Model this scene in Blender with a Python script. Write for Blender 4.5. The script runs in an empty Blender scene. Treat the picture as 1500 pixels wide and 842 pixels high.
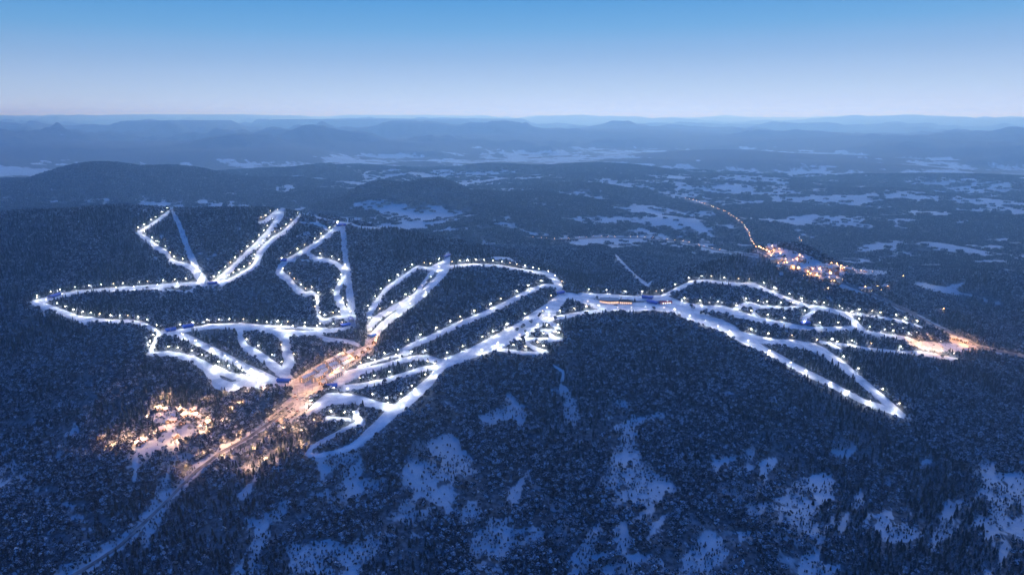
import bpy, bmesh, math, random
import numpy as np

rng = np.random.default_rng(7)
random.seed(7)
scene = bpy.context.scene
COL = scene.collection

# ------------------------------------------------------------------ camera
CAM_Z = 520.0
F = 1071.0                    # focal length in pixels of the 1500 px wide photograph
PITCH = math.radians(13.16)
cam_d = bpy.data.cameras.new('camera')
cam = bpy.data.objects.new('camera', cam_d)
COL.objects.link(cam)
cam.location = (0, 0, CAM_Z)
cam.rotation_euler = (math.pi / 2 - PITCH, 0, 0)
cam_d.sensor_width = 36
cam_d.lens = 36 * F / 1500
cam_d.clip_start = 1.0
cam_d.clip_end = 200000
scene.camera = cam

# ------------------------------------------------------------------ sky, sun, exposure
world = bpy.data.worlds.new('World')
scene.world = world
world.use_nodes = True
wn = world.node_tree
wn.nodes.clear()
w_out = wn.nodes.new('ShaderNodeOutputWorld')
w_bg = wn.nodes.new('ShaderNodeBackground')
w_bg.inputs['Strength'].default_value = 1.0
w_tc = wn.nodes.new('ShaderNodeTexCoord')
w_sep = wn.nodes.new('ShaderNodeSeparateXYZ')
w_ramp = wn.nodes.new('ShaderNodeValToRGB')
wn.links.new(w_tc.outputs['Generated'], w_sep.inputs[0])
w_m = wn.nodes.new('ShaderNodeMath'); w_m.operation = 'MULTIPLY_ADD'; w_m.inputs[1].default_value = -.012      # the right-hand side is a shade paler
wn.links.new(w_sep.outputs['X'], w_m.inputs[0]); wn.links.new(w_sep.outputs['Z'], w_m.inputs[2])
wn.links.new(w_m.outputs[0], w_ramp.inputs['Fac'])
def srgb(r, g, b):
    f = lambda c: (c / 255 / 12.92) if c <= 10 else ((c / 255 + .055) / 1.055) ** 2.4
    return (f(r), f(g), f(b), 1)
els = w_ramp.color_ramp.elements
els[0].position = 0.0; els[0].color = srgb(208, 221, 241)
els[1].position = 1.0; els[1].color = srgb(24, 91, 196)
for p, c in ((.012, srgb(196, 212, 237)), (.03, srgb(182, 204, 232)), (.05, srgb(166, 193, 228)), (.075, srgb(143, 179, 222)),
             (.11, srgb(109, 166, 218)), (.15, srgb(79, 150, 212)), (.30, srgb(42, 111, 203)), (.60, srgb(30, 97, 199))):
    e = els.new(p); e.color = c
wn.links.new(w_ramp.outputs['Color'], w_bg.inputs['Color'])
wn.links.new(w_bg.outputs[0], w_out.inputs['Surface'])

sun_d = bpy.data.lights.new('sun', 'SUN')
sun_d.energy = 2.6
sun_d.angle = math.radians(90)
sun_d.color = (0.84, 0.95, 1.0)
sun = bpy.data.objects.new('sun', sun_d)
COL.objects.link(sun)
sun.location = (0, 3000, 3000)
sun.rotation_euler = (math.radians(84.5), 0, math.radians(167))    # the after-glow beyond the far hills

vs = scene.view_settings
scene.display_settings.display_device = 'sRGB'
vs.view_transform = 'Standard'
vs.look = 'None'
vs.exposure = 0.0
vs.gamma = 1.0
cy = scene.cycles
cy.use_denoising = True
try:
    cy.denoiser = 'OPENIMAGEDENOISE'
    cy.denoising_prefilter = 'ACCURATE'
except Exception:
    pass
cy.max_bounces = 4
cy.diffuse_bounces = 2
cy.glossy_bounces = 1
cy.transmission_bounces = 2
cy.transparent_max_bounces = 4
cy.volume_bounces = 2
cy.sample_clamp_indirect = 4.0
cy.use_light_tree = True
cy.use_adaptive_sampling = True
cy.adaptive_threshold = 0.01
cy.caustics_reflective = False
cy.caustics_refractive = False

# ------------------------------------------------------------------ tags and helpers
def tag(o, label=None, cat=None, group=None, kind=None):
    if label: o['label'] = label
    if cat: o['category'] = cat
    if group: o['group'] = group
    if kind: o['kind'] = kind
    return o

def mesh_np(name, verts, faces, mats, fmat=None, smooth=False):
    me = bpy.data.meshes.new(name)
    me.from_pydata([tuple(v) for v in verts], [], [tuple(f) for f in faces])
    for m in (mats if isinstance(mats, (list, tuple)) else [mats]):
        me.materials.append(m)
    if fmat is not None:
        me.polygons.foreach_set('material_index', np.asarray(fmat, dtype=np.int32))
    if smooth:
        me.polygons.foreach_set('use_smooth', np.ones(len(me.polygons), dtype=bool))
    me.update()
    return me

def link(name, me, parent=None, loc=None, rz=0.0):
    o = bpy.data.objects.new(name, me)
    COL.objects.link(o)
    if parent is not None: o.parent = parent
    if loc is not None: o.location = loc
    o.rotation_euler = (0, 0, rz)
    return o

def empty(name, loc, rz=0.0):
    o = bpy.data.objects.new(name, None)
    o.empty_display_size = 2
    COL.objects.link(o)
    o.location = loc
    o.rotation_euler = (0, 0, rz)
    return o

def copy_tree(o, parent=None):
    c = o.copy()
    COL.objects.link(c)
    if parent is not None:
        c.parent = parent
    for ch in list(o.children):
        copy_tree(ch, c)
    return c

class MB:
    """collects simple solids, then links them as one mesh"""
    def __init__(self): self.v = []; self.f = []
    def add(self, vs, fs):
        b = len(self.v); self.v += [tuple(p) for p in vs]; self.f += [tuple(i + b for i in f) for f in fs]
        return self
    def box(self, x0, x1, y0, y1, z0, z1):
        return self.add([(x0, y0, z0), (x1, y0, z0), (x1, y1, z0), (x0, y1, z0), (x0, y0, z1), (x1, y0, z1), (x1, y1, z1), (x0, y1, z1)],
                        [(0, 3, 2, 1), (4, 5, 6, 7), (0, 1, 5, 4), (1, 2, 6, 5), (2, 3, 7, 6), (3, 0, 4, 7)])
    def tube(self, p, q, r0, r1=None, n=6):
        r1 = r0 if r1 is None else r1
        p = np.array(p, float); q = np.array(q, float); d = q - p; d /= np.linalg.norm(d)
        a = np.cross(d, (0, 0, 1) if abs(d[2]) < .9 else (1, 0, 0)); a /= np.linalg.norm(a); b = np.cross(d, a)
        vs = []
        for c, r in ((p, r0), (q, r1)):
            for k in range(n):
                t = 2 * math.pi * k / n
                vs.append(c + r * (math.cos(t) * a + math.sin(t) * b))
        fs = [(k, (k + 1) % n, n + (k + 1) % n, n + k) for k in range(n)] + [tuple(range(n))[::-1], tuple(range(n, 2 * n))]
        return self.add(vs, fs)
    def gable(self, x0, x1, y0, y1, z0, z1, t=.4, over=.8):
        """pitched slab roof, ridge along x, with thickness t and overhang"""
        ym = (y0 + y1) / 2; s = (z1 - z0) / (ym - y0); zo = z0 - s * over
        X0, X1, Y0, Y1 = x0 - over, x1 + over, y0 - over, y1 + over
        vs = []
        for X in (X0, X1):
            vs += [(X, Y0, zo), (X, ym, z1), (X, Y1, zo), (X, Y0, zo + t), (X, ym, z1 + t), (X, Y1, zo + t)]
        return self.add(vs, [(0, 3, 4, 1), (1, 4, 5, 2), (6, 7, 10, 9), (7, 8, 11, 10), (3, 9, 10, 4), (4, 10, 11, 5),
                             (0, 1, 7, 6), (1, 2, 8, 7), (0, 6, 9, 3), (2, 5, 11, 8)])
    def house_walls(self, x0, x1, y0, y1, z0, z1, zr):
        ym = (y0 + y1) / 2
        return self.add([(x0, y0, z0), (x1, y0, z0), (x1, y1, z0), (x0, y1, z0), (x0, y0, z1), (x1, y0, z1), (x1, y1, z1), (x0, y1, z1), (x0, ym, zr), (x1, ym, zr)],
                        [(0, 3, 2, 1), (0, 1, 5, 4), (2, 3, 7, 6), (1, 2, 6, 9, 5), (3, 0, 4, 8, 7), (4, 5, 9, 8), (6, 7, 8, 9)])
    def mesh(self, name, mat, smooth=False): return mesh_np(name, self.v, self.f, mat, smooth=smooth)
    def build(self, name, mat, parent=None, loc=None, rz=0.0, smooth=False):
        return link(name, self.mesh(name, mat, smooth), parent, loc, rz)

# ------------------------------------------------------------------ materials
def mat_new(name):
    m = bpy.data.materials.new(name); m.use_nodes = True
    nt = m.node_tree; b = nt.nodes['Principled BSDF']
    return m, nt, b
def plain(name, col, rough=.8, metal=0.0, noise=0.12, scale=.6):
    m, nt, b = mat_new(name)
    tc = nt.nodes.new('ShaderNodeTexCoord'); n = nt.nodes.new('ShaderNodeTexNoise'); n.inputs['Scale'].default_value = scale
    r = nt.nodes.new('ShaderNodeValToRGB')
    lo = [c * (1 - noise * 2) for c in col]; hi = [min(1, c * (1 + noise)) for c in col]
    r.color_ramp.elements[0].color = (*lo, 1); r.color_ramp.elements[1].color = (*hi, 1)
    r.color_ramp.elements[0].position = .3; r.color_ramp.elements[1].position = .7
    nt.links.new(tc.outputs['Object'], n.inputs['Vector']); nt.links.new(n.outputs['Fac'], r.inputs['Fac'])
    nt.links.new(r.outputs['Color'], b.inputs['Base Color'])
    b.inputs['Roughness'].default_value = rough; b.inputs['Metallic'].default_value = metal
    b.inputs['Specular IOR Level'].default_value = .25
    return m
def glow(name, col, strength, sample=False):
    m, nt, b = mat_new(name)
    b.inputs['Base Color'].default_value = (.8, .8, .8, 1)
    b.inputs['Emission Color'].default_value = (*col, 1)
    b.inputs['Emission Strength'].default_value = strength
    m.cycles.emission_sampling = 'AUTO' if sample else 'NONE'
    return m

# ------------------------------------------------------------------ noise
def _hash(ix, iy, seed):
    h = (ix.astype(np.int64) * 374761393 + iy.astype(np.int64) * 668265263 + seed * 1442695041) & 0xffffffff
    h = ((h ^ (h >> 13)) * 1274126177) & 0xffffffff
    h = (h ^ (h >> 16))
    return (h & 0xffff) / 65535.0
def vnoise(x, y, seed):
    ix = np.floor(x); iy = np.floor(y); fx = x - ix; fy = y - iy
    fx = fx * fx * fx * (fx * (fx * 6 - 15) + 10); fy = fy * fy * fy * (fy * (fy * 6 - 15) + 10)
    ix = ix.astype(np.int64); iy = iy.astype(np.int64)
    a = _hash(ix, iy, seed); b = _hash(ix + 1, iy, seed); c = _hash(ix, iy + 1, seed); d = _hash(ix + 1, iy + 1, seed)
    return (a + (b - a) * fx) * (1 - fy) + (c + (d - c) * fx) * fy
def fbm(x, y, wl, octv=4, seed=1, gain=.5):
    s = np.zeros_like(x); amp = 1.0; tot = 0
    for k in range(octv):
        c, n = math.cos(.6 * k + seed), math.sin(.6 * k + seed)
        q = 2.03 ** k / wl
        s += amp * (vnoise((x * c - y * n) * q + 17.3 * k, (x * n + y * c) * q - 9.1 * k, seed + k) - .5) * 2
        tot += amp; amp *= gain
    return s / tot
def ridged(x, y, wl, octv=4, seed=1):
    s = np.zeros_like(x); amp = 1.0; tot = 0
    for k in range(octv):
        c, n = math.cos(.9 * k + seed), math.sin(.9 * k + seed)
        q = 2.1 ** k / wl
        v = 1 - np.abs(vnoise((x * c - y * n) * q, (x * n + y * c) * q, seed + k) - .5) * 2
        s += amp * v * v; tot += amp; amp *= .45
    return s / tot
def sstep(a, b, x):
    t = np.clip((x - a) / (b - a), 0, 1); return t * t * (3 - 2 * t)

# ------------------------------------------------------------------ terrain
SP, CP = math.sin(PITCH), math.cos(PITCH)
def ray(px, py):
    X = (np.asarray(px, float) - 750) / F; Y = (421 - np.asarray(py, float)) / F
    return X, CP + Y * SP, -SP + Y * CP
def project(x, y, z):
    """world -> photograph pixel (for deciding where the woodland is cleared)"""
    dz = z - CAM_Z
    d = y * CP - dz * SP; u = y * SP + dz * CP
    d = np.maximum(d, 1e-3)
    return 750 + F * x / d, 421 - F * u / d

# surveyed heights: picture point and the height of the ground there (m above the resort village)
SURVEY = [
 # far left hill with the upper lifts
 (-90,335,165),(0,320,182),(100,312,198),(190,305,204),(250,307,205),(330,308,204),(405,309,205),(440,315,198),(500,330,190),
 (60,370,125),(160,360,135),(270,360,130),(350,360,135),(430,370,130),(500,390,108),(0,400,85),(100,410,72),
 (45,443,58),(120,428,60),(200,421,62),(300,416,60),(380,410,70),(450,430,58),(515,440,48),(440,455,44),
 (560,334,168),(600,346,150),(680,357,118),(740,370,88),(570,390,90),(620,375,105),
 # bowl and front-left ridge
 (200,448,46),(300,446,40),(390,452,38),(60,458,52),(105,465,50),(165,472,50),(233,489,50),(300,478,49),(350,478,48),(408,485,45),(470,486,32),(514,477,22),
 (218,520,34),(300,508,36),(360,508,30),(360,540,15),(418,515,22),(318,560,4),(430,560,2),(150,500,38),(60,490,30),(0,480,28),
 (0,520,0),(80,540,6),(160,560,0),(240,560,4),(0,600,-45),(100,610,-38),(200,610,-28),(270,610,-22),(0,700,-85),(100,710,-78),(200,690,-55),
 (0,842,-118),(120,830,-112),(250,842,-108),(250,722,-66),(330,655,-36),(400,612,-12),(330,600,-12),
 (-100,500,5),(-120,700,-90),(-120,842,-120),
 # resort valley
 (540,497,6),(500,540,1),(460,565,0),(430,600,-6),(470,600,-4),(520,600,2),(520,580,4),(450,665,-25),(500,640,-14),(540,635,-8),(575,605,8),
 (400,680,-42),(520,700,-46),(400,770,-80),(540,780,-76),(400,842,-104),(600,842,-104),(640,650,-28),(660,700,-50),(700,760,-78),
 # middle ridge
 (655,373,130),(690,387,122),(735,390,116),(780,397,108),(812,404,103),(820,420,95),(826,433,86),
 (610,392,112),(640,411,106),(620,430,92),(575,465,46),(560,440,58),(548,492,10),(590,513,22),(660,481,52),(750,440,82),(700,430,92),
 (800,460,76),(770,480,66),(730,500,52),(700,513,44),(650,532,30),(600,525,18),(570,533,12),(615,572,12),(560,560,6),
 (820,484,66),(800,516,46),(740,514,44),(820,540,26),(740,560,6),(680,580,2),(780,610,-22),(720,640,-34),
 # saddle
 (860,440,80),(900,445,76),(960,441,74),(1000,448,74),(1040,468,66),(1080,492,52),(1020,480,58),(960,460,70),(900,462,70),(850,462,70),
 (860,520,36),(950,520,34),(1050,525,28),(900,580,-4),(1000,580,-4),(840,600,-18),(900,650,-42),(1000,650,-44),(1100,600,-10),(1150,560,14),
 (1180,542,18),(1230,570,-6),(1325,611,-38),(1240,540,2),(1190,508,24),(1250,600,-36),(1150,660,-58),(1250,680,-76),
 (900,740,-72),(1000,740,-76),(900,842,-104),(1050,842,-112),(1150,760,-88),(1250,842,-116),
 # right hill
 (1000,419,86),(1040,410,90),(1105,412,92),(1090,387,92),(1040,391,84),(1150,396,74),(1160,440,74),(1100,450,66),(1080,458,64),(1060,455,66),
 (1200,413,52),(1250,429,30),(1300,443,4),(1235,458,44),(1180,478,42),(1250,482,24),(1300,467,16),(1350,482,-18),(1320,497,-22),(1300,512,-16),
 (1380,500,-58),(1430,507,-72),(1360,520,-50),(1400,526,-62),(1350,560,-44),(1420,580,-74),(1500,560,-84),(1500,640,-88),(1400,660,-86),(1350,740,-98),(1500,740,-104),(1500,842,-118),
 (1600,600,-90),(1600,842,-118),(1400,842,-118),(1320,600,-34),
 # valley road and the wooded rise beyond
 (1500,521,-80),(1560,534,-82),(1465,500,-78),(1390,478,-84),(1310,446,-94),(1250,423,-104),(1200,404,-112),(1160,388,-116),
 (1340,425,-64),(1380,418,-48),(1440,425,-44),(1500,437,-40),(1430,455,-58),(1370,450,-76),(1480,480,-66),(1300,404,-88),(1600,450,-50),
 # ground behind the middle ridge
 (860,422,54),(840,396,30),(880,400,22),(930,412,34),(960,420,50),(830,366,40),(770,368,26),(880,372,22),(900,376,0),(990,398,52),
 # valley and plain
 (60,304,-60),(150,296,-62),(250,301,-58),(350,302,-58),(450,300,-62),(520,316,-20),(620,325,-40),(700,338,-52),(790,349,-66),(880,346,-80),(940,347,-88),(1000,353,-96),(1060,368,-104),
 (1110,366,-112),(1095,340,-112),(1060,312,-112),(1030,300,-110),(1250,390,-124),(1350,390,-128),(1450,395,-130),(1250,340,-118),(1400,340,-124),(1500,360,-128),(1500,300,-125),
 # hills in the middle distance
 (480,286,-20),(700,290,-20),(560,302,-34),(650,304,-34),(740,292,-30),
 (0,276,-10),(320,272,-20),(110,282,-30),(200,284,-34),(470,236,60),(400,258,0),
 (850,285,-30),(900,300,-60),(1000,280,-70),(1080,270,-90),(1200,290,-105),(950,255,-60),(1150,250,-85),(1350,260,-105),(1480,255,-105),(760,265,-20),(880,322,-60),(800,312,-40),
]
HIDDEN = [  # azimuth (deg), distance, height: ground the photograph cannot see
 (-33,3300,-50),(-25,3300,-50),(-18,3250,-50),(-12,3000,-20),(-33,8200,-20),(-28,9000,-20),
 (-7,2700,-10),(15,2500,-70),(18,2350,-90),(24,2300,-98),(28,2900,-125),(34,2800,-120),(20,2700,-118),(12,2500,-40),
 (-45,1500,0),(-45,3000,100),(45,1500,-90),(45,3000,-110),(-45,700,-125),(45,700,-125),(0,500,-130),(-25,500,-135),(25,500,-135),
 (-5,6300,-60),(-9,6300,-60),(-4,5600,-50),
]
pts = []
for px, py, z in SURVEY:
    X, Y, Z = ray(px, py); t = (z - CAM_Z) / Z
    x, y = X * t, Y * t
    pts.append((math.atan2(x, y), math.log(math.hypot(x, y)), z))
for a, r, z in HIDDEN: pts.append((math.radians(a), math.log(r), z))
for a in range(-48, 49, 6):
    for r, z in ((9500, -70), (14000, -60), (22000, -40), (60000, -40)):
        pts.append((math.radians(a), math.log(r), z))
pts = np.array(pts)
def _k(d2): return np.where(d2 > 1e-12, d2 * np.log(np.maximum(d2, 1e-12)) * .5, 0)
n = len(pts)
D2 = ((pts[:, None, :2] - pts[None, :, :2]) ** 2).sum(-1)
A = np.zeros((n + 3, n + 3)); A[:n, :n] = _k(D2) + np.eye(n) * 2e-5
A[:n, n] = 1; A[:n, n + 1:] = pts[:, :2]; A[n:, :n] = A[:n, n:].T
W = np.linalg.solve(A, np.r_[pts[:, 2], 0, 0, 0])
def rbf(az, lr):
    out = np.empty(az.size); a = az.ravel(); l = lr.ravel()
    for i in range(0, a.size, 20000):
        s = slice(i, i + 20000)
        d2 = (a[s, None] - pts[None, :, 0]) ** 2 + (l[s, None] - pts[None, :, 1]) ** 2
        out[s] = _k(d2) @ W[:n] + W[n] + W[n + 1] * a[s] + W[n + 2] * l[s]
    return out.reshape(az.shape)

AZ = np.radians(np.arange(-46, 46.001, .16))
R = np.concatenate([np.exp(np.arange(math.log(470), math.log(3400), .0040)), np.exp(np.arange(math.log(3400), math.log(62000), .0105)), [62000.0]])
LR = np.log(R)
# the smooth landform on a coarser lattice, then refined
ca = np.radians(np.linspace(-46, 46, 231)); cl = np.linspace(LR[0], LR[-1], 420)
cg = rbf(*np.meshgrid(ca, cl))
def bil(g, us, vs, u, v):
    i = np.clip(np.searchsorted(us, u, 'right') - 1, 0, len(us) - 2); j = np.clip(np.searchsorted(vs, v, 'right') - 1, 0, len(vs) - 2)
    fu = np.clip((u - us[i]) / (us[i + 1] - us[i]), 0, 1); fv = np.clip((v - vs[j]) / (vs[j + 1] - vs[j]), 0, 1)
    return (g[j, i] * (1 - fu) + g[j, i + 1] * fu) * (1 - fv) + (g[j + 1, i] * (1 - fu) + g[j + 1, i + 1] * fu) * fv
GA, GL = np.meshgrid(AZ, LR)
GX, GY = np.exp(GL) * np.sin(GA), np.exp(GL) * np.cos(GA)
GR = np.exp(GL)
H = bil(cg, ca, cl, GA, GL)
near = 1 - sstep(2600, 4200, GR)
H += near * (fbm(GX, GY, 170, 3, 11) * 4.5 + (ridged(GX, GY, 210, 3, 5) - .5) * 9.0 * (1 - .45 * sstep(1600, 2400, GR)))
midw = sstep(2700, 4300, GR) * (1 - sstep(6500, 9500, GR))
midw = midw * (1 - .65 * np.exp(-((GR - 5700) / 900) ** 2))
westness = .75 + .35 * sstep(.22, -.12, GA)
H += midw * (fbm(GX, GY, 1500, 5, 21) * 46 + np.clip(ridged(GX, GY, 1350, 5, 8) - .36, 0, 1) * 150 * westness - 22)
farw = sstep(10000, 14500, GR)
hill = np.clip(ridged(GX, GY, 7500, 5, 31) * 1.25 - .42, 0, 1) + np.clip(fbm(GX, GY, 11000, 4, 3), 0, 1) * .6
H += sstep(9300, 12000, GR) * (1 - .4 * sstep(26000, 36000, GR)) * np.clip(ridged(GX * .8, GY * 1.2, 3400, 5, 52) - .36, 0, 1) * 760 * (.72 + .38 * sstep(.3, -.2, GA))
leftw = .75 + .45 * sstep(.25, -.3, GA)
H += farw * hill * (150 + 260 * sstep(9000, 30000, GR)) * leftw
def bump(px, py, r, sx, sy, top):
    """a named far summit: picture column px, distance r"""
    X, Y, Z = ray(px, py); a = math.atan2(X, Y); x0, y0 = r * math.sin(a), r * math.cos(a)
    g = np.exp(-(((GX - x0) * math.cos(a) - (GY - y0) * math.sin(a)) / sx) ** 2 - (((GX - x0) * math.sin(a) + (GY - y0) * math.cos(a)) / sy) ** 2)
    global H
    H = H + g * (top * 1.06 - np.minimum(H, top)) * (.88 + .15 * ridged(GX, GY, 1600, 4, 2))
for b in ((142,227,6300,560,560,185),(238,239,6500,520,440,128),(330,262,6300,420,340,34),(10,266,6000,360,300,20),(470,238,7400,420,330,92),(400,246,7800,600,330,60),
          (552,266,4600,240,250,122),(634,263,4650,290,260,134),(705,280,4700,260,220,50),(492,284,4500,200,180,34),(785,284,4800,380,260,40),(880,250,7600,800,380,50),(700,249,7800,600,330,54),(520,242,8200,520,330,74),(615,240,8800,600,330,60),(420,262,6200,360,280,36),(850,268,5600,420,260,26),
          (870,192,17000,3000,1900,180),(1230,200,16500,3200,1700,150),(1400,206,15000,2200,1400,120),(700,200,15000,1800,1300,150),(560,212,12500,1300,900,130),
          (1060,226,10500,1500,620,80),(1090,250,7200,850,420,-10),(1300,262,6500,850,380,-38),(1200,300,4900,400,260,-62),(1420,285,5300,600,300,-60),(980,322,4300,300,200,-42),
          (862,302,4600,300,220,2),(1350,338,4150,330,220,-80),(1440,240,8300,1200,500,-20),(1240,232,9200,1100,480,10),(760,318,4000,230,180,20),(1110,318,4500,260,180,-66),
          (1090,238,9200,1500,420,34),(960,240,9000,900,380,36),(1010,262,6500,700,260,-20),
          (905,184,17500,1900,1500,235),(840,190,16500,1600,1200,150),(780,188,18500,2200,1400,190),(1060,196,15500,1500,1200,120),(1210,198,15000,2400,1300,110),
          (1330,204,14000,1800,1200,80),(400,214,10500,900,800,120),(300,222,10200,800,700,100),(90,212,11500,2000,1200,150),(250,206,12800,2600,1000,150),(520,206,13500,1500,1100,110),
          (330,190,18500,2500,1500,200),(60,196,20000,3000,1500,210),(640,197,17000,1800,1200,120)):
    bump(*b)
# last ranges on the horizon
H = H + sstep(30000, 42000, GR) * (40 + 430 * np.clip(fbm(GX, GY, 9000, 5, 77) * 1.5 + .42, 0, 1))
H = np.where(H > 430, 430 + 190 * np.tanh((H - 430) / 190) * sstep(20000, 40000, GR), H)

dip = np.exp(-((GR - 8300) / 1100) ** 2) * sstep(.02, -.12, GA)
H = H - dip * 70 * (1 - sstep(60, 160, H) * .6)

def ground(x, y):
    return bil(H, AZ, LR, np.arctan2(x, y), np.log(np.maximum(np.hypot(x, y), 1)))

def land(px, py, rmax=None):
    """where the sight line through a picture point meets the ground (vectorised)"""
    px = np.atleast_1d(np.asarray(px, float)); py = np.atleast_1d(np.asarray(py, float))
    X, Y, Z = ray(px, py); hl = np.hypot(X, Y); a = np.arctan2(X, Y)
    lrs = np.arange(math.log(520), math.log(40000), .0025)
    best = np.full(px.shape, np.nan)
    todo = np.ones(px.shape, bool); prev = np.full(px.shape, lrs[0])
    for l in lrs:
        r = math.exp(l)
        zz = CAM_Z + Z / hl * r
        below = todo & (bil(H, AZ, LR, a, np.full(px.shape, l)) >= zz)
        best[below] = l; todo &= ~below
        if not todo.any(): break
    best = np.where(np.isnan(best), math.log(20000), best)
    lo = best - .0025; hi = best.copy()
    for _ in range(10):
        m = (lo + hi) / 2
        b = bil(H, AZ, LR, a, m) >= CAM_Z + Z / hl * np.exp(m)
        hi = np.where(b, m, hi); lo = np.where(b, lo, m)
    r = np.exp((lo + hi) / 2)
    x, y = r * np.sin(a), r * np.cos(a)
    return x, y, ground(x, y)
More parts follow.
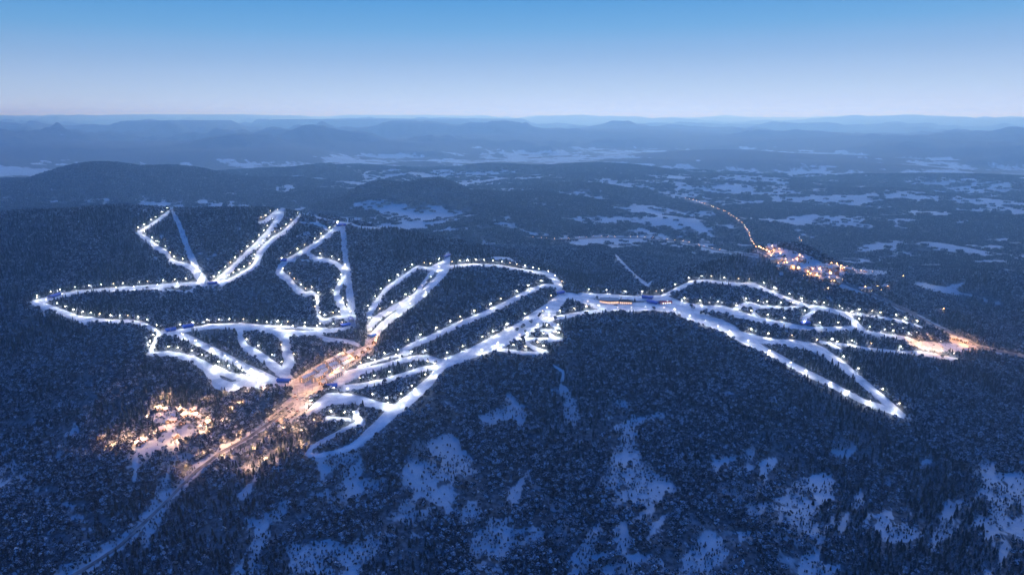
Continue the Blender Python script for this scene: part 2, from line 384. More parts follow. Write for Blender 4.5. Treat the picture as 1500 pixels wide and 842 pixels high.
# ------------------------------------------------------------------ plan of the resort, surveyed from the photograph
# each run: name, description, [(picture x, picture y, width)], lamp plan [(side, spacing, from, to)]
RUNS = [
 ('horseshoe run', [(250,308,3),(243,314,4),(230,324,4),(215,334,4),(200,342,4),(207,345,6),(216,351,8),(226,361,8),(240,368,7),(246,374,6),(250,383,7),(262,387,7),(276,389,6),(283,396,7),(291,408,9),(298,416,8)], [(-1,8.5,0,.33),(-1,10,.36,1)]),
 ('long hilltop traverse', [(303,417,7),(280,416,6),(250,418,6),(200,422,6),(150,425,5),(115,428,5),(90,433,6),(60,441,8),(47,444,6)], [(-1,15,0,1),(1,26,.1,.6)]),
 ('traverse side loop', [(286,421,3),(280,427,4),(262,427,3),(232,424,3)], []),
 ('left ridge run', [(50,444,7),(75,451,8),(95,459,9),(110,465,8),(135,468,6),(165,471,5),(195,471,5),(210,475,6),(222,481,6),(233,488,6)], [(-1,11,0,1)]),
 ('left ridge spur', [(106,464,8),(118,469,8),(127,473,6)], []),
 ('left corner run', [(234,488,5),(226,502,5),(218,519,5)], [(-1,7,0,1)]),
 ('left lower run', [(218,519,5),(230,518,5),(245,518,7),(265,521,9),(285,527,11),(302,537,13),(311,549,17),(318,560,17),(335,566,14),(355,564,12),(375,562,12),(400,561,12),(420,560,10)], [(-1,14,0,.5),(1,28,.55,.9)]),
 ('left island run', [(300,536,8),(318,542,11),(340,550,9),(365,557,10),(385,561,10)], [(-1,16,.1,.95)]),
 ('straight left run', [(240,487,8),(255,488,8),(270,492,9),(300,507,10),(330,522,10),(360,538,11),(390,552,11),(410,560,10)], [(1,17,.1,.95)]),
 ('left balcony run', [(255,487,6),(280,482,6),(310,478,7),(350,478,9),(380,481,10),(410,487,9),(440,489,8),(470,487,7),(500,482,6),(515,477,6)], [(-1,14.5,0,1)]),
 ('balcony upper track', [(350,474,3),(380,477,3),(440,480,3),(480,482,3)], [(-1,17,0,1)]),
 ('first balcony chute', [(345,478,8),(352,485,9),(352,496,10),(358,508,11),(380,521,12),(400,536,13),(415,548,15),(428,560,12)], [(-1,16,.15,.9)]),
 ('second balcony chute', [(408,487,12),(418,497,13),(420,515,14),(424,530,16),(420,540,15),(416,550,13)], [(-1,12,.1,.95)]),
 ('dim balcony spur', [(465,491,5),(478,497,6),(500,499,6),(515,501,5),(526,506,5)], []),
 ('long hilltop run', [(380,326,4),(388,325,5),(404,313,8),(414,309,9),(407,323,9),(390,345,8),(375,360,7),(360,373,7),(350,383,7),(335,398,8),(320,412,9),(312,417,8)], [(-1,8,0,.2),(-1,9,.3,1)]),
 ('winding hilltop run', [(440,316,4),(430,327,5),(415,342,6),(400,350,7),(390,360,9),(380,372,10),(376,387,9),(368,394,6),(352,402,5),(338,410,5),(322,417,6)], [(-1,8.5,0,.66),(-1,7,.66,1)]),
 ('west circuit run', [(500,331,8),(480,345,7),(460,360,7),(440,372,7),(420,383,7),(411,390,8),(408,400,10),(420,408,10),(430,420,10),(440,428,9),(448,432,7),(455,428,5),(463,432,5),(466,440,5),(465,455,6),(466,465,6),(475,471,6),(490,466,5),(505,464,5)], [(-1,11,0,.42),(-1,9,.45,1)]),
 ('west circuit chute', [(447,368,5),(455,376,8),(462,380,7),(480,382,6),(492,386,6),(502,394,7),(506,404,8),(503,412,8),(495,422,8),(493,432,10),(498,446,11),(506,460,11),(513,470,10)], [(-1,10,.15,1)]),
 ('middle ridge run', [(656,373,8),(655,379,9),(653,394,11),(640,411,11),(620,430,10),(600,446,9),(575,465,9),(560,478,10),(548,492,12),(540,502,12)], [(-1,15,.12,1),(1,22,.3,.9)]),
 ('outer middle run', [(653,385,7),(640,390,7),(630,395,5),(612,391,5),(600,400,6),(580,414,6),(565,425,7),(555,440,8),(545,452,9),(540,462,8)], [(-1,11,0,1)]),
 ('inner middle run', [(645,392,4),(630,402,5),(618,418,5),(610,432,6),(590,444,8),(565,458,8),(550,468,10),(541,480,9)], [(-1,14,.3,1)]),
 ('crest run', [(658,392,5),(680,389,4),(695,388,4),(730,390,4),(770,397,4),(797,400,6),(810,405,9),(817,415,10),(819,424,10)], [(-1,9,0,1)]),
 ('slanting crest run', [(818,420,6),(800,418,5),(780,425,7),(750,440,7),(720,455,7),(690,468,8),(660,481,8),(630,495,8),(606,505,7),(590,513,7),(600,517,4)], [(-1,17,.05,.95)]),
 ('great slope', [(826,434,14),(815,446,20),(795,462,22),(775,477,24),(750,490,22),(720,505,21),(700,513,16),(670,526,14),(650,533,14),(640,545,12),(632,556,12),(615,572,13),(595,589,15),(575,604,17),(560,617,15),(545,631,15),(530,645,12),(515,655,10),(495,662,7),(465,668,6),(450,665,6)], [(-1,20,.02,.72),(1,24,.03,.36),(0,34,.45,.7)]),
 ('lower loop track', [(450,665,5),(457,655,6),(475,645,6),(490,637,5),(505,628,5),(518,622,6),(530,618,10)], []),
 ('zigzag run', [(884,456,5),(862,457,5),(830,463,6),(810,467,5),(803,472,5),(818,480,6),(820,484,5),(800,485,4),(793,483,4),(805,490,5),(812,496,6),(823,497,6),(800,498,5),(780,497,5),(770,498,5),(772,504,6),(785,511,6),(800,516,6),(785,518,5),(765,517,5),(740,513,5),(718,511,5)], [(-1,15,0,.27),(-1,17,.28,1)]),
 ('saddle run', [(826,433,9),(840,434,10),(860,441,11),(880,448,14),(900,450,13),(930,450,13),(960,448,13),(990,452,15),(1010,460,17),(1040,470,17),(1070,483,17),(1085,493,14),(1110,507,10),(1140,523,9),(1170,540,9),(1200,555,9),(1230,570,8),(1265,588,8),(1295,598,8),(1325,611,5)], [(1,18,.05,.5),(1,26,.5,1)]),
 ('saddle top track', [(850,432,6),(890,435,8),(930,437,7),(975,436,8)], [(-1,21,0,1)]),
 ('right hill run', [(975,437,8),(1000,447,9),(1030,452,9),(1060,453,10),(1080,460,11),(1105,468,9),(1130,473,8),(1160,478,7),(1190,482,6),(1220,482,6),(1250,480,5),(1262,483,5)], [(-1,20,.05,1)]),
 ('right hill skyline run', [(965,437,6),(985,428,6),(1000,420,6),(1015,413,5),(1040,412,4),(1070,416,4),(1105,418,6),(1120,424,5),(1140,433,5),(1160,441,5),(1180,448,5),(1210,453,6),(1235,459,6),(1245,466,8),(1255,477,9),(1265,484,7)], [(-1,15,0,1)]),
 ('right hill far run', [(1235,459,4),(1270,462,3),(1300,467,4),(1320,471,4),(1335,475,3),(1352,480,3)], [(-1,14,.1,1)]),
 ('right hill upper loop', [(1072,456,6),(1085,448,6),(1100,445,6),(1110,450,5),(1130,450,4),(1150,452,4),(1172,450,4)], [(-1,16,.1,1)]),
 ('right hill short link', [(1106,447,6),(1104,460,6),(1112,466,6)], []),
 ('right hill hook run', [(1195,453,5),(1185,462,7),(1177,467,8),(1178,474,6)], [(-1,12,.1,.9)]),
 ('right hill bottom track', [(1265,486,5),(1295,491,5),(1320,495,6),(1340,499,4)], [(-1,15,0,1)]),
 ('right valley run', [(1085,491,11),(1125,500,9),(1160,503,10),(1190,508,12),(1205,515,13),(1220,525,12),(1240,540,11),(1262,558,11),(1285,578,10),(1305,594,9),(1325,610,6)], [(-1,24,.0,.45),(-1,30,.5,1)]),
 ('lower right track', [(1200,500,3),(1215,504,5),(1232,513,5)], [(-1,22,.3,1)]),
 ('far right track', [(1225,503,3),(1270,511,4),(1320,516,4),(1350,518,7),(1375,522,6),(1402,527,4)], [(-1,28,.05,.6),(-1,14,.65,1)]),
 ('plaza upper run', [(645,530,8),(628,525,8),(610,524,7),(590,528,7),(568,534,7),(545,540,9),(525,545,13),(508,552,16),(490,562,14)], [(-1,20,.05,.95)]),
 ('plaza lower run', [(642,537,7),(615,542,7),(590,550,7),(560,559,7),(530,565,8),(503,569,9)], [(-1,20,.05,.95)]),
 ('plaza track', [(602,517,3),(570,524,3),(540,533,3),(524,537,3)], [(-1,17,.05,.9)]),
 ('snow plaza', [(452,605,8),(468,594,15),(484,584,17),(505,584,15),(530,587,13),(555,594,11),(580,600,13)], [(-1,22,.0,1)]),
 ('plaza inner track', [(478,612,5),(500,614,5),(514,615,4)], [(-1,14,0,1)]),
 ('plaza link', [(520,602,9),(524,612,10),(530,620,9)], [(1,10,.2,.9)]),
]
DIM_CUTS = [   # unlit snow lanes: lift lines and ridge paths
 ('lift_line', [(252,309,5),(262,328,7),(275,365,9),(288,395,10),(302,417,12)]),
 ('lift_line', [(502,332,8),(505,370,9),(510,400,9),(513,440,11),(517,475,12)]),
 ('path', [(437,313,2),(455,316,2),(490,325,3),(515,328,3),(525,333,3),(550,334,3),(575,333,2)]),
 ('path', [(438,326,2),(465,328,4),(478,335,5)]),
 ('path', [(463,322,3),(466,329,4)]),
 ('path', [(420,383,2),(452,382,3)]),
 ('path', [(200,668,6),(198,690,7),(197,705,5)]),
 ('path', [(720,378,4),(745,379,5),(757,386,3)]),
 ('path', [(902,375,5),(912,386,4),(928,402,4),(945,416,5),(950,421,4)]),
 ('path', [(955,412,2),(946,420,3)]),
 ('path', [(812,536,3),(826,545,4),(824,556,5)]),
]
STREET = [(549,497,9),(540,510,11),(520,522,16),(500,533,24),(480,546,32),(460,557,36),(445,566,32),(436,578,20)]
CARPARK = [(432,578),(446,583),(458,590),(444,605),(425,620),(388,621),(398,609),(414,592)]
FIELD = [(1326,503),(1345,500.5),(1372,502),(1400,502),(1414,504),(1424,507),(1421,513),(1405,516),(1378,516),(1352,511)]
APRON = [(1390,492),(1402,492.5),(1416,497),(1430,504),(1428,508),(1413,504),(1398,502),(1389,500)]
ROADS = [
 ('road', [(430,590,4),(402,615,4),(362,642,4),(322,664,4),(290,688,4),(262,716,4),(236,742,4),(205,772,5),(175,800,5),(130,830,5),(92,852,6)]),
 ('road', [(1424,506,4),(1465,515,4),(1500,522,5),(1570,537,5)]),
 ('road', [(1428,504,3),(1390,486,4),(1350,466,5),(1310,447,5),(1270,428,4),(1235,415,4),(1205,405,3),(1180,396,3),(1160,388,3),(1130,376,2.4),(1107,366,2.2),(1098,352,2),(1096,341,2),(1085,327,2),(1062,312,1.8),(1030,300,1.6),(1004,292,1.4)]),
 ('road', [(770,348,2),(815,352,2),(880,348,2),(940,349,2),(1000,355,2),(1055,368,2),(1110,375,2)]),
]
STREAM = [(402,612,12),(362,640,16),(320,660,18),(290,685,16),(265,712,20),(240,735,22),(205,770,20),(180,790,16),(140,815,26),(90,845,30)]
GLADES = [   # open snow with scattered bushes; last number is how much wood is left on it
 ([(740,572),(762,585),(773,605),(768,622),(735,615),(720,632),(698,610),(720,600),(735,588)], .05),
 ([(820,555),(832,575),(846,590),(852,642),(830,630),(820,600),(823,580)], .06),
 ([(905,590),(918,585),(930,605),(950,608),(985,603),(965,618),(938,622),(930,650),(960,690),(1012,713),(1014,726),(970,722),(940,735),(900,745),(880,720),(890,690),(892,650),(898,620)], .10),
 ([(1035,665),(1075,662),(1084,685),(1060,702),(1040,690)], .10),
 ([(1055,700),(1100,705),(1085,740),(1050,730)], .45),
 ([(620,640),(660,635),(690,660),(702,682),(692,692),(660,700),(630,722),(620,715),(645,690),(630,660)], .10),
 ([(600,640),(640,640),(640,690),(590,720),(560,715),(600,680)], .5),
 ([(715,755),(730,755),(770,765),(802,782),(770,800),(745,810),(730,845),(698,845),(684,782),(705,775)], .10),
 ([(765,700),(800,712),(832,740),(835,790),(815,800),(800,740)], .5),
 ([(1138,712),(1215,688),(1232,715),(1202,740),(1198,782),(1150,770),(1118,742)], .10),
 ([(1090,735),(1150,740),(1200,790),(1180,810),(1110,780)], .4),
 ([(1272,745),(1300,752),(1352,775),(1362,792),(1330,796),(1290,786),(1262,765)], .05),
 ([(1432,688),(1510,693),(1510,792),(1472,802),(1420,782),(1408,764),(1452,745),(1440,715)], .04),
 ([(1340,668),(1372,672),(1380,690),(1345,686)], .12),
 ([(1068,770),(1110,778),(1126,798),(1090,795)], .05),
 ([(1120,810),(1190,815),(1230,845),(1120,845)], .4),
 ([(420,790),(525,788),(528,845),(425,845)], .22),
 ([(470,710),(570,695),(575,725),(500,745),(430,770),(400,765)], .3),
 ([(600,720),(640,715),(625,770),(560,760)], .4),
 ([(860,810),(960,812),(1000,845),(850,845)], .35),
 ([(1000,745),(1060,760),(1090,800),(1010,815)], .55),
 ([(222,608),(262,600),(282,596),(310,608),(320,628),(282,640),(255,650),(225,662),(200,670),(188,662),(214,648),(236,630)], .10),
 ([(185,640),(250,645),(300,650),(260,690),(180,690)], .4),
 ([(84,735),(128,732),(124,762),(84,762)], .12),
 ([(55,780),(100,770),(85,800),(50,800)], .45),
 ([(0,655),(10,655),(12,705),(0,712)], .1),
 ([(100,628),(120,612),(124,620),(104,642),(84,648)], .12),
 ([(118,534),(145,528),(146,534),(120,540)], .05),
 ([(185,540),(192,542),(190,556),(182,556)], .1),
 ([(16,503),(26,518),(10,521)], .08),
 ([(150,620),(195,600),(210,560),(180,560),(150,590)], .6),
 ([(1480,590),(1510,592),(1510,606)], .1),
 ([(1320,412),(1345,411),(1375,418),(1400,425),(1440,433),(1500,455),(1500,462),(1440,440),(1395,432),(1355,424)], .03),
 ([(440,340),(455,335),(462,347),(440,352)], .35),
 ([(300,425),(315,428),(300,437),(290,436)], .3),
 ([(500,300),(560,290),(620,305),(700,325),(715,334),(640,322),(560,312)], .3),
 ([(1250,480),(1300,495),(1290,500),(1230,492)], .5),
 ([(1290,440),(1340,462),(1400,488),(1440,503),(1420,500),(1380,482),(1330,456)], .12),
 ([(800,345),(1050,345),(1110,368),(1180,392),(1110,385),(1000,365),(820,358)], .62),
 ([(640,560),(680,560),(690,585),(650,600)], .75),
 ([(1020,440),(1085,452),(1060,462),(1035,458)], .9),
 ([(330,655),(400,640),(420,680),(340,690)], .45),
]
PX0, PY0, PW, PH = -160, 100, 1820, 900
yy, xx = np.mgrid[0:PH, 0:PW].astype(np.float32); xx += PX0; yy += PY0
CLEAR = np.zeros((PH, PW), bool)
THIN = np.ones((PH, PW), np.float32)
def in_poly(x, y, poly):
    c = np.zeros(np.shape(x), bool); n = len(poly)
    for i in range(n):
        x1, y1 = poly[i]; x2, y2 = poly[(i + 1) % n]
        if y1 == y2: continue
        t = ((y1 > y) != (y2 > y)) & (x < (x2 - x1) * (y - y1) / (y2 - y1) + x1)
        c ^= t
    return c
def paint_strip(P, grow=0.0):
    for (x1, y1, w1), (x2, y2, w2) in zip(P[:-1], P[1:]):
        m = max(w1, w2) + 3
        i0, i1 = int(max(0, min(y1, y2) - m - PY0)), int(min(PH, max(y1, y2) + m + 1 - PY0))
        j0, j1 = int(max(0, min(x1, x2) - m - PX0)), int(min(PW, max(x1, x2) + m + 1 - PX0))
        if i1 <= i0 or j1 <= j0: continue
        X, Y = xx[i0:i1, j0:j1], yy[i0:i1, j0:j1]
        dx, dy = x2 - x1, y2 - y1
        t = np.clip(((X - x1) * dx + (Y - y1) * dy) / (dx * dx + dy * dy + 1e-9), 0, 1)
        d = np.hypot(X - x1 - t * dx, Y - y1 - t * dy)
        CLEAR[i0:i1, j0:j1] |= d < (w1 + (w2 - w1) * t) / 2 + grow
for nm, P, L in RUNS: paint_strip(P, .2)
for nm, P in DIM_CUTS: paint_strip(P)
for nm, P in ROADS: paint_strip(P, .5)
paint_strip(STREET)
for poly in (CARPARK, FIELD, APRON): CLEAR |= in_poly(xx, yy, poly)
def blur(M, r, n=2):
    M = M.astype(np.float32)
    for _ in range(n):
        for ax in (0, 1):
            k = 2 * r + 1
            c = np.cumsum(np.pad(M, [(r + 1, r) if a_ == ax else (0, 0) for a_ in (0, 1)], mode='edge'), axis=ax)
            M = (np.take(c, range(k, c.shape[ax]), ax) - np.take(c, range(0, c.shape[ax] - k), ax)) / k
    return M
fine = fbm(xx, yy * 1.5, 17, 5, 91, .72) * .55 + (ridged(xx + .5 * yy, yy * 1.4, 34, 4, 95) - .52) * .8
for poly, left in GLADES:
    rad = 3 if max(p[1] for p in poly) < 520 else 5
    v = blur(in_poly(xx, yy, poly), rad) + fine * (.5 if rad == 3 else 1.5)
    THIN = np.minimum(THIN, 1 - (1 - left) * sstep(.30, .86, v))
streak = fbm(xx * .9 + yy * .35, yy * .55, 46, 5, 97, .66)
THIN = np.where(yy > 590, np.minimum(THIN, 1 - .88 * sstep(.13, .36, streak) * sstep(590, 700, yy)), THIN)
_c = CLEAR.copy(); CLEAR[:] = False; paint_strip(STREAM, 0)
v = blur(CLEAR, 4) + fine * .85
THIN = np.minimum(THIN, 1 - .86 * sstep(.34, .8, v)); CLEAR = _c
# strips of wood left standing inside the open runs
_c = CLEAR.copy(); CLEAR[:] = False
for P in ([(738,497,2),(758,485,4),(780,471,4),(797,457,2)], [(752,496,2),(768,487,3),(778,480,2)], [(1020,458,3),(1040,461,8),(1062,465,7),(1078,470,2)], [(1098,478,3),(1130,487,6),(1165,494,5),(1190,498,2)],
          [(505,604,2),(520,598,5),(540,603,7),(556,605,4)], [(1010,452,2),(1018,454,3)]): paint_strip(P)
ISLAND = CLEAR.copy(); CLEAR = _c & ~ISLAND
town = in_poly(xx, yy, [(1118,360),(1140,362),(1180,372),(1210,388),(1262,392),(1300,398),(1300,404),(1240,402),(1215,410),(1240,418),(1290,432),(1262,432),(1200,410),(1160,395),(1128,382)])
THIN = np.where(town, np.minimum(THIN, .18), THIN)
def at_mask(M, px, py, default):
    i = np.round(py - PY0).astype(int); j = np.round(px - PX0).astype(int)
    ok = (i >= 0) & (i < PH) & (j >= 0) & (j < PW)
    return np.where(ok, M[np.clip(i, 0, PH - 1), np.clip(j, 0, PW - 1)], default)

def wood(x, y, z):
    """share of the ground that is wooded, in the country beyond the resort"""
    r = np.hypot(x, y)
    patch = .8 * fbm(x * .7 + y * .2, y * 1.0, 420, 6, 41, .74) + .55 * fbm(x * .6, y, 120, 4, 43, .65)
    plain_open = sstep(15, -55, z) * .24
    lift = sstep(-25, 55, z) * .45
    east = sstep(.05, .3, np.arctan2(x, y)) * sstep(-80, -110, z) * .10
    return .05 + .95 * sstep(-.26, .24, patch + .22 + lift - plain_open + east)

# ------------------------------------------------------------------ ground
side = np.radians([50, 56, 64, 76, 92, 110, 130, 150, 165, 180, 195, 210, 230, 250, 268, 284, 296, 304, 310])
near_r = np.array([2.0, 120, 260, 380])
azs = np.concatenate([AZ, side])
rs = np.concatenate([near_r, R])
AA, RR = np.meshgrid(azs, rs)
VX, VY = RR * np.sin(AA), RR * np.cos(AA)
VZ = np.empty_like(VX)
nA = len(AZ)
VZ[4:, :nA] = H
e0, e1 = H[:, -1], H[:, 0]
for k, a in enumerate(side):
    f = sstep(math.radians(46), math.radians(80), min(a, 2 * math.pi - a))
    edge = e0 if a < math.pi else e1
    VZ[4:, nA + k] = edge * (1 - f) + (-110) * f
VZ[:4] = -135
for i in range(4):
    f = i / 4.0
    VZ[i] = -138 * (1 - f) + VZ[4] * f
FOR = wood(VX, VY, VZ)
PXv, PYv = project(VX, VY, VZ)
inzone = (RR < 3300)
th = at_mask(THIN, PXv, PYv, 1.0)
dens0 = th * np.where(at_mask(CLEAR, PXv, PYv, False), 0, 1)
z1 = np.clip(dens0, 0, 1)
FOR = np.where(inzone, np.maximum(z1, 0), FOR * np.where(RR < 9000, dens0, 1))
nr, nc = VX.shape
idx = np.arange(nr * nc).reshape(nr, nc); idx = np.concatenate([idx, idx[:, :1]], 1)
q = np.stack([idx[:-1, :-1], idx[:-1, 1:], idx[1:, 1:], idx[1:, :-1]], -1).reshape(-1, 4)[:, ::-1]
me = bpy.data.meshes.new('ground')
me.vertices.add(nr * nc); me.vertices.foreach_set('co', np.stack([VX, VY, VZ], -1).astype(np.float32).ravel())
me.loops.add(q.size); me.loops.foreach_set('vertex_index', q.astype(np.int32).ravel())
me.polygons.add(len(q)); me.polygons.foreach_set('loop_start', np.arange(0, q.size, 4, dtype=np.int32))
me.update(calc_edges=True)
me.polygons.foreach_set('use_smooth', np.ones(len(q), dtype=bool))
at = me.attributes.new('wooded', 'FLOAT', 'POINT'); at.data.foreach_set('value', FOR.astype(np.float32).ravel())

gm, nt, b = mat_new('snowy_ground')
N = nt.nodes.new; Lk = nt.links.new
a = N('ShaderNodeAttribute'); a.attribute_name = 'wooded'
geo = N('ShaderNodeNewGeometry')
def noise(scale, detail=4, rough=.55, sx=1, sy=1):
    mp = N('ShaderNodeMapping'); mp.inputs['Scale'].default_value = (sx, sy, 1)
    n_ = N('ShaderNodeTexNoise'); n_.inputs['Scale'].default_value = scale; n_.inputs['Detail'].default_value = detail; n_.inputs['Roughness'].default_value = rough
    Lk(geo.outputs['Position'], mp.inputs['Vector']); Lk(mp.outputs[0], n_.inputs['Vector']); return n_
def math_(op, x, y=None, clamp=False):
    m_ = N('ShaderNodeMath'); m_.operation = op; m_.use_clamp = clamp
    for k, v in enumerate((x, y)):
        if v is None: continue
        if isinstance(v, (int, float)): m_.inputs[k].default_value = v
        else: Lk(v, m_.inputs[k])
    return m_.outputs[0]
def mixc(fac, c1, c2):
    m_ = N('ShaderNodeMix'); m_.data_type = 'RGBA'
    if isinstance(fac, (int, float)): m_.inputs[0].default_value = fac
    else: Lk(fac, m_.inputs[0])
    for k, v in ((6, c1), (7, c2)):
        if isinstance(v, tuple): m_.inputs[k].default_value = (*v, 1)
        else: Lk(v, m_.inputs[k])
    return m_.outputs[2]
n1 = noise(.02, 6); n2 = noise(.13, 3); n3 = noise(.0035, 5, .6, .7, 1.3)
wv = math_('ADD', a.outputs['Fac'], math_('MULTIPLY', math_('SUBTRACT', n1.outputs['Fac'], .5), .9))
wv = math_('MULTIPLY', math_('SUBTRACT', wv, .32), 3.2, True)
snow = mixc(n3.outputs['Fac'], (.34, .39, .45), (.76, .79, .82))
shade_and_frost = mixc(math_('MULTIPLY', math_('SUBTRACT', n2.outputs['Fac'], .35), 3, True), (.055, .065, .075), (.24, .26, .28))  # wooded ground: shade between trees put into the dark tone, paler frost over it
col = mixc(wv, snow, shade_and_frost)
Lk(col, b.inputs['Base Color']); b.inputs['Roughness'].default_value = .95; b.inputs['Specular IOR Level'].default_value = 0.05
bp = N('ShaderNodeBump'); bp.inputs['Strength'].default_value = .35; bp.inputs['Distance'].default_value = 4
Lk(n2.outputs['Fac'], bp.inputs['Height']); Lk(bp.outputs[0], b.inputs['Normal'])
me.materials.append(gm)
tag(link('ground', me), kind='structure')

# ------------------------------------------------------------------ snow runs, paths, roads
def snow_mat(name, lo, hi, sc=.05):
    m, nt, b = mat_new(name)
    g = nt.nodes.new('ShaderNodeNewGeometry')
    n = nt.nodes.new('ShaderNodeTexNoise'); n.inputs['Scale'].default_value = sc; n.inputs['Detail'].default_value = 6
    n2 = nt.nodes.new('ShaderNodeTexNoise'); n2.inputs['Scale'].default_value = sc * 9; n2.inputs['Detail'].default_value = 3
    r = nt.nodes.new('ShaderNodeValToRGB'); r.color_ramp.elements[0].color = (*lo, 1); r.color_ramp.elements[1].color = (*hi, 1)
    r.color_ramp.elements[0].position = .33; r.color_ramp.elements[1].position = .62
    nt.links.new(g.outputs['Position'], n.inputs['Vector']); nt.links.new(g.outputs['Position'], n2.inputs['Vector'])
    nt.links.new(n.outputs['Fac'], r.inputs['Fac']); nt.links.new(r.outputs['Color'], b.inputs['Base Color'])
    bp = nt.nodes.new('ShaderNodeBump'); bp.inputs['Strength'].default_value = .4; bp.inputs['Distance'].default_value = .6
    nt.links.new(n2.outputs['Fac'], bp.inputs['Height']); nt.links.new(bp.outputs[0], b.inputs['Normal'])
    b.inputs['Roughness'].default_value = .8; b.inputs['Specular IOR Level'].default_value = .1
    return m
M_PISTE = snow_mat('groomed_snow', (.50, .56, .63), (.87, .88, .90))
M_LANE = snow_mat('unlit_lane_snow', (.55, .60, .66), (.76, .79, .82))
M_STREET = snow_mat('trodden_snow', (.33, .31, .33), (.62, .60, .62), .09)
M_ROAD = snow_mat('snowy_road', (.10, .10, .11), (.30, .30, .31), .06)

def resample(P, step):
    P = np.array(P, float); d = np.r_[0, np.cumsum(np.hypot(np.diff(P[:, 0]), np.diff(P[:, 1])))]
    n = max(3, int(d[-1] / step) + 1); t = np.linspace(0, d[-1], n)
    Q = np.stack([np.interp(t, d, P[:, k]) for k in range(P.shape[1])], 1)
    for _ in range(2):   # soften corners
        Q[1:-1] = Q[1:-1] * .5 + (Q[:-2] + Q[2:]) * .25
    return Q, d[-1]
def normals(Q):
    T = np.gradient(Q[:, :2], axis=0); T /= np.linalg.norm(T, axis=1, keepdims=True) + 1e-9
    return np.stack([T[:, 1], -T[:, 0]], 1)
def med(v, k=5):
    p = np.pad(v, k // 2, mode='edge'); return np.median(np.stack([p[i:i + len(v)] for i in range(k)]), 0)
lay = [0]
def strip(name, P, mat, lift, cross=4, step=3.0, wob=.26):
    Q, L = resample(P, step); Nn = normals(Q)
    cx, cy_, cz = land(Q[:, 0], Q[:, 1]); cr = med(np.hypot(cx, cy_))
    ts = np.linspace(-.5, .5, cross + 1)
    lay[0] += 1
    rows = []
    s = np.arange(len(Q)) * step
    wl = 1 + wob * fbm(s, np.full_like(s, 31. * lay[0]), 22, 3, lay[0]); wr = 1 + wob * fbm(s, np.full_like(s, 57. * lay[0]), 22, 3, lay[0] + 9)
    for t in ts:
        w = Q[:, 2] * np.where(t < 0, wl, wr)
        px, py = Q[:, 0] + Nn[:, 0] * t * w, Q[:, 1] + Nn[:, 1] * t * w
        x, y, z = land(px, py); r = np.hypot(x, y)
        r2 = np.clip(med(r), cr - 26 - cr * .012 * np.abs(t) * w / 3, cr + 26 + cr * .012 * np.abs(t) * w / 3)
        k = r2 / r; x, y = x * k, y * k
        rows.append(np.stack([x, y, ground(x, y) + lift + .013 * lay[0]], 1))
    V = np.stack(rows, 1); n_, c_ = V.shape[:2]
    V[:, 0, 2] -= .5; V[:, -1, 2] -= .5
    ii = np.arange(n_ * c_).reshape(n_, c_)
    Fq = np.stack([ii[:-1, :-1], ii[:-1, 1:], ii[1:, 1:], ii[1:, :-1]], -1).reshape(-1, 4)
    V = V.reshape(-1, 3)
    p0, p1, p2 = V[Fq[0][0]], V[Fq[0][1]], V[Fq[0][2]]
    if np.cross(p1 - p0, p2 - p0)[2] < 0: Fq = Fq[:, ::-1]
    o = link(name, mesh_np(name, V, Fq, mat, smooth=True))
    tag(o, kind='structure')
    return o
def patch(name, poly, mat, lift, n=14):
    """a flat-topped area of snow filling a picture outline"""
    P = np.array(poly, float)
    px = np.linspace(P[:, 0].min(), P[:, 0].max(), 44); py = np.linspace(P[:, 1].min(), P[:, 1].max(), 24)
    bm = bmesh.new()
    x, y, z = land(P[:, 0], P[:, 1])
    base = np.stack([x, y], 1)
    dense = []
    for i in range(len(base)):
        p, q_ = base[i], base[(i + 1) % len(base)]
        m = max(1, int(np.hypot(*(q_ - p)) / 8))
        for k in range(m): dense.append(p + (q_ - p) * k / m)
    dense = np.array(dense); cen = dense.mean(0)
    rings = []
    for f in np.linspace(1, 0, 9)[:-1]:
        pts_ = cen + (dense - cen) * f
        rings.append([bm.verts.new((a_, b_, c_)) for (a_, b_), c_ in zip(pts_, ground(pts_[:, 0], pts_[:, 1]) + lift)])
    cv = bm.verts.new((*cen, float(ground(cen[:1], cen[1:])[0]) + lift))
    m = len(dense)
    for a_, b_ in zip(rings[:-1], rings[1:]):
        for k in range(m): bm.faces.new((a_[k], a_[(k + 1) % m], b_[(k + 1) % m], b_[k]))
    for k in range(m): bm.faces.new((rings[-1][k], rings[-1][(k + 1) % m], cv))
    bmesh.ops.recalc_face_normals(bm, faces=bm.faces)
    if sum(f.normal.z for f in bm.faces) < 0: bmesh.ops.reverse_faces(bm, faces=bm.faces)
    me = bpy.data.meshes.new(name); bm.to_mesh(me); bm.free(); me.materials.append(mat)
    o = link(name, me); tag(o, kind='structure'); return o

for nm, P, L in RUNS: strip('ski_piste', P, M_PISTE, .7)
for nm, P in DIM_CUTS: strip(nm, P, M_LANE, .6, 3)
for nm, P in ROADS: strip(nm, P, M_ROAD, .5, 2)
strip('village_street', STREET, M_STREET, .5, 6)
patch('car_park', CARPARK, M_STREET, .62)
patch('snow_field', FIELD, M_PISTE, .66)
patch('forecourt', APRON, M_STREET, .74)

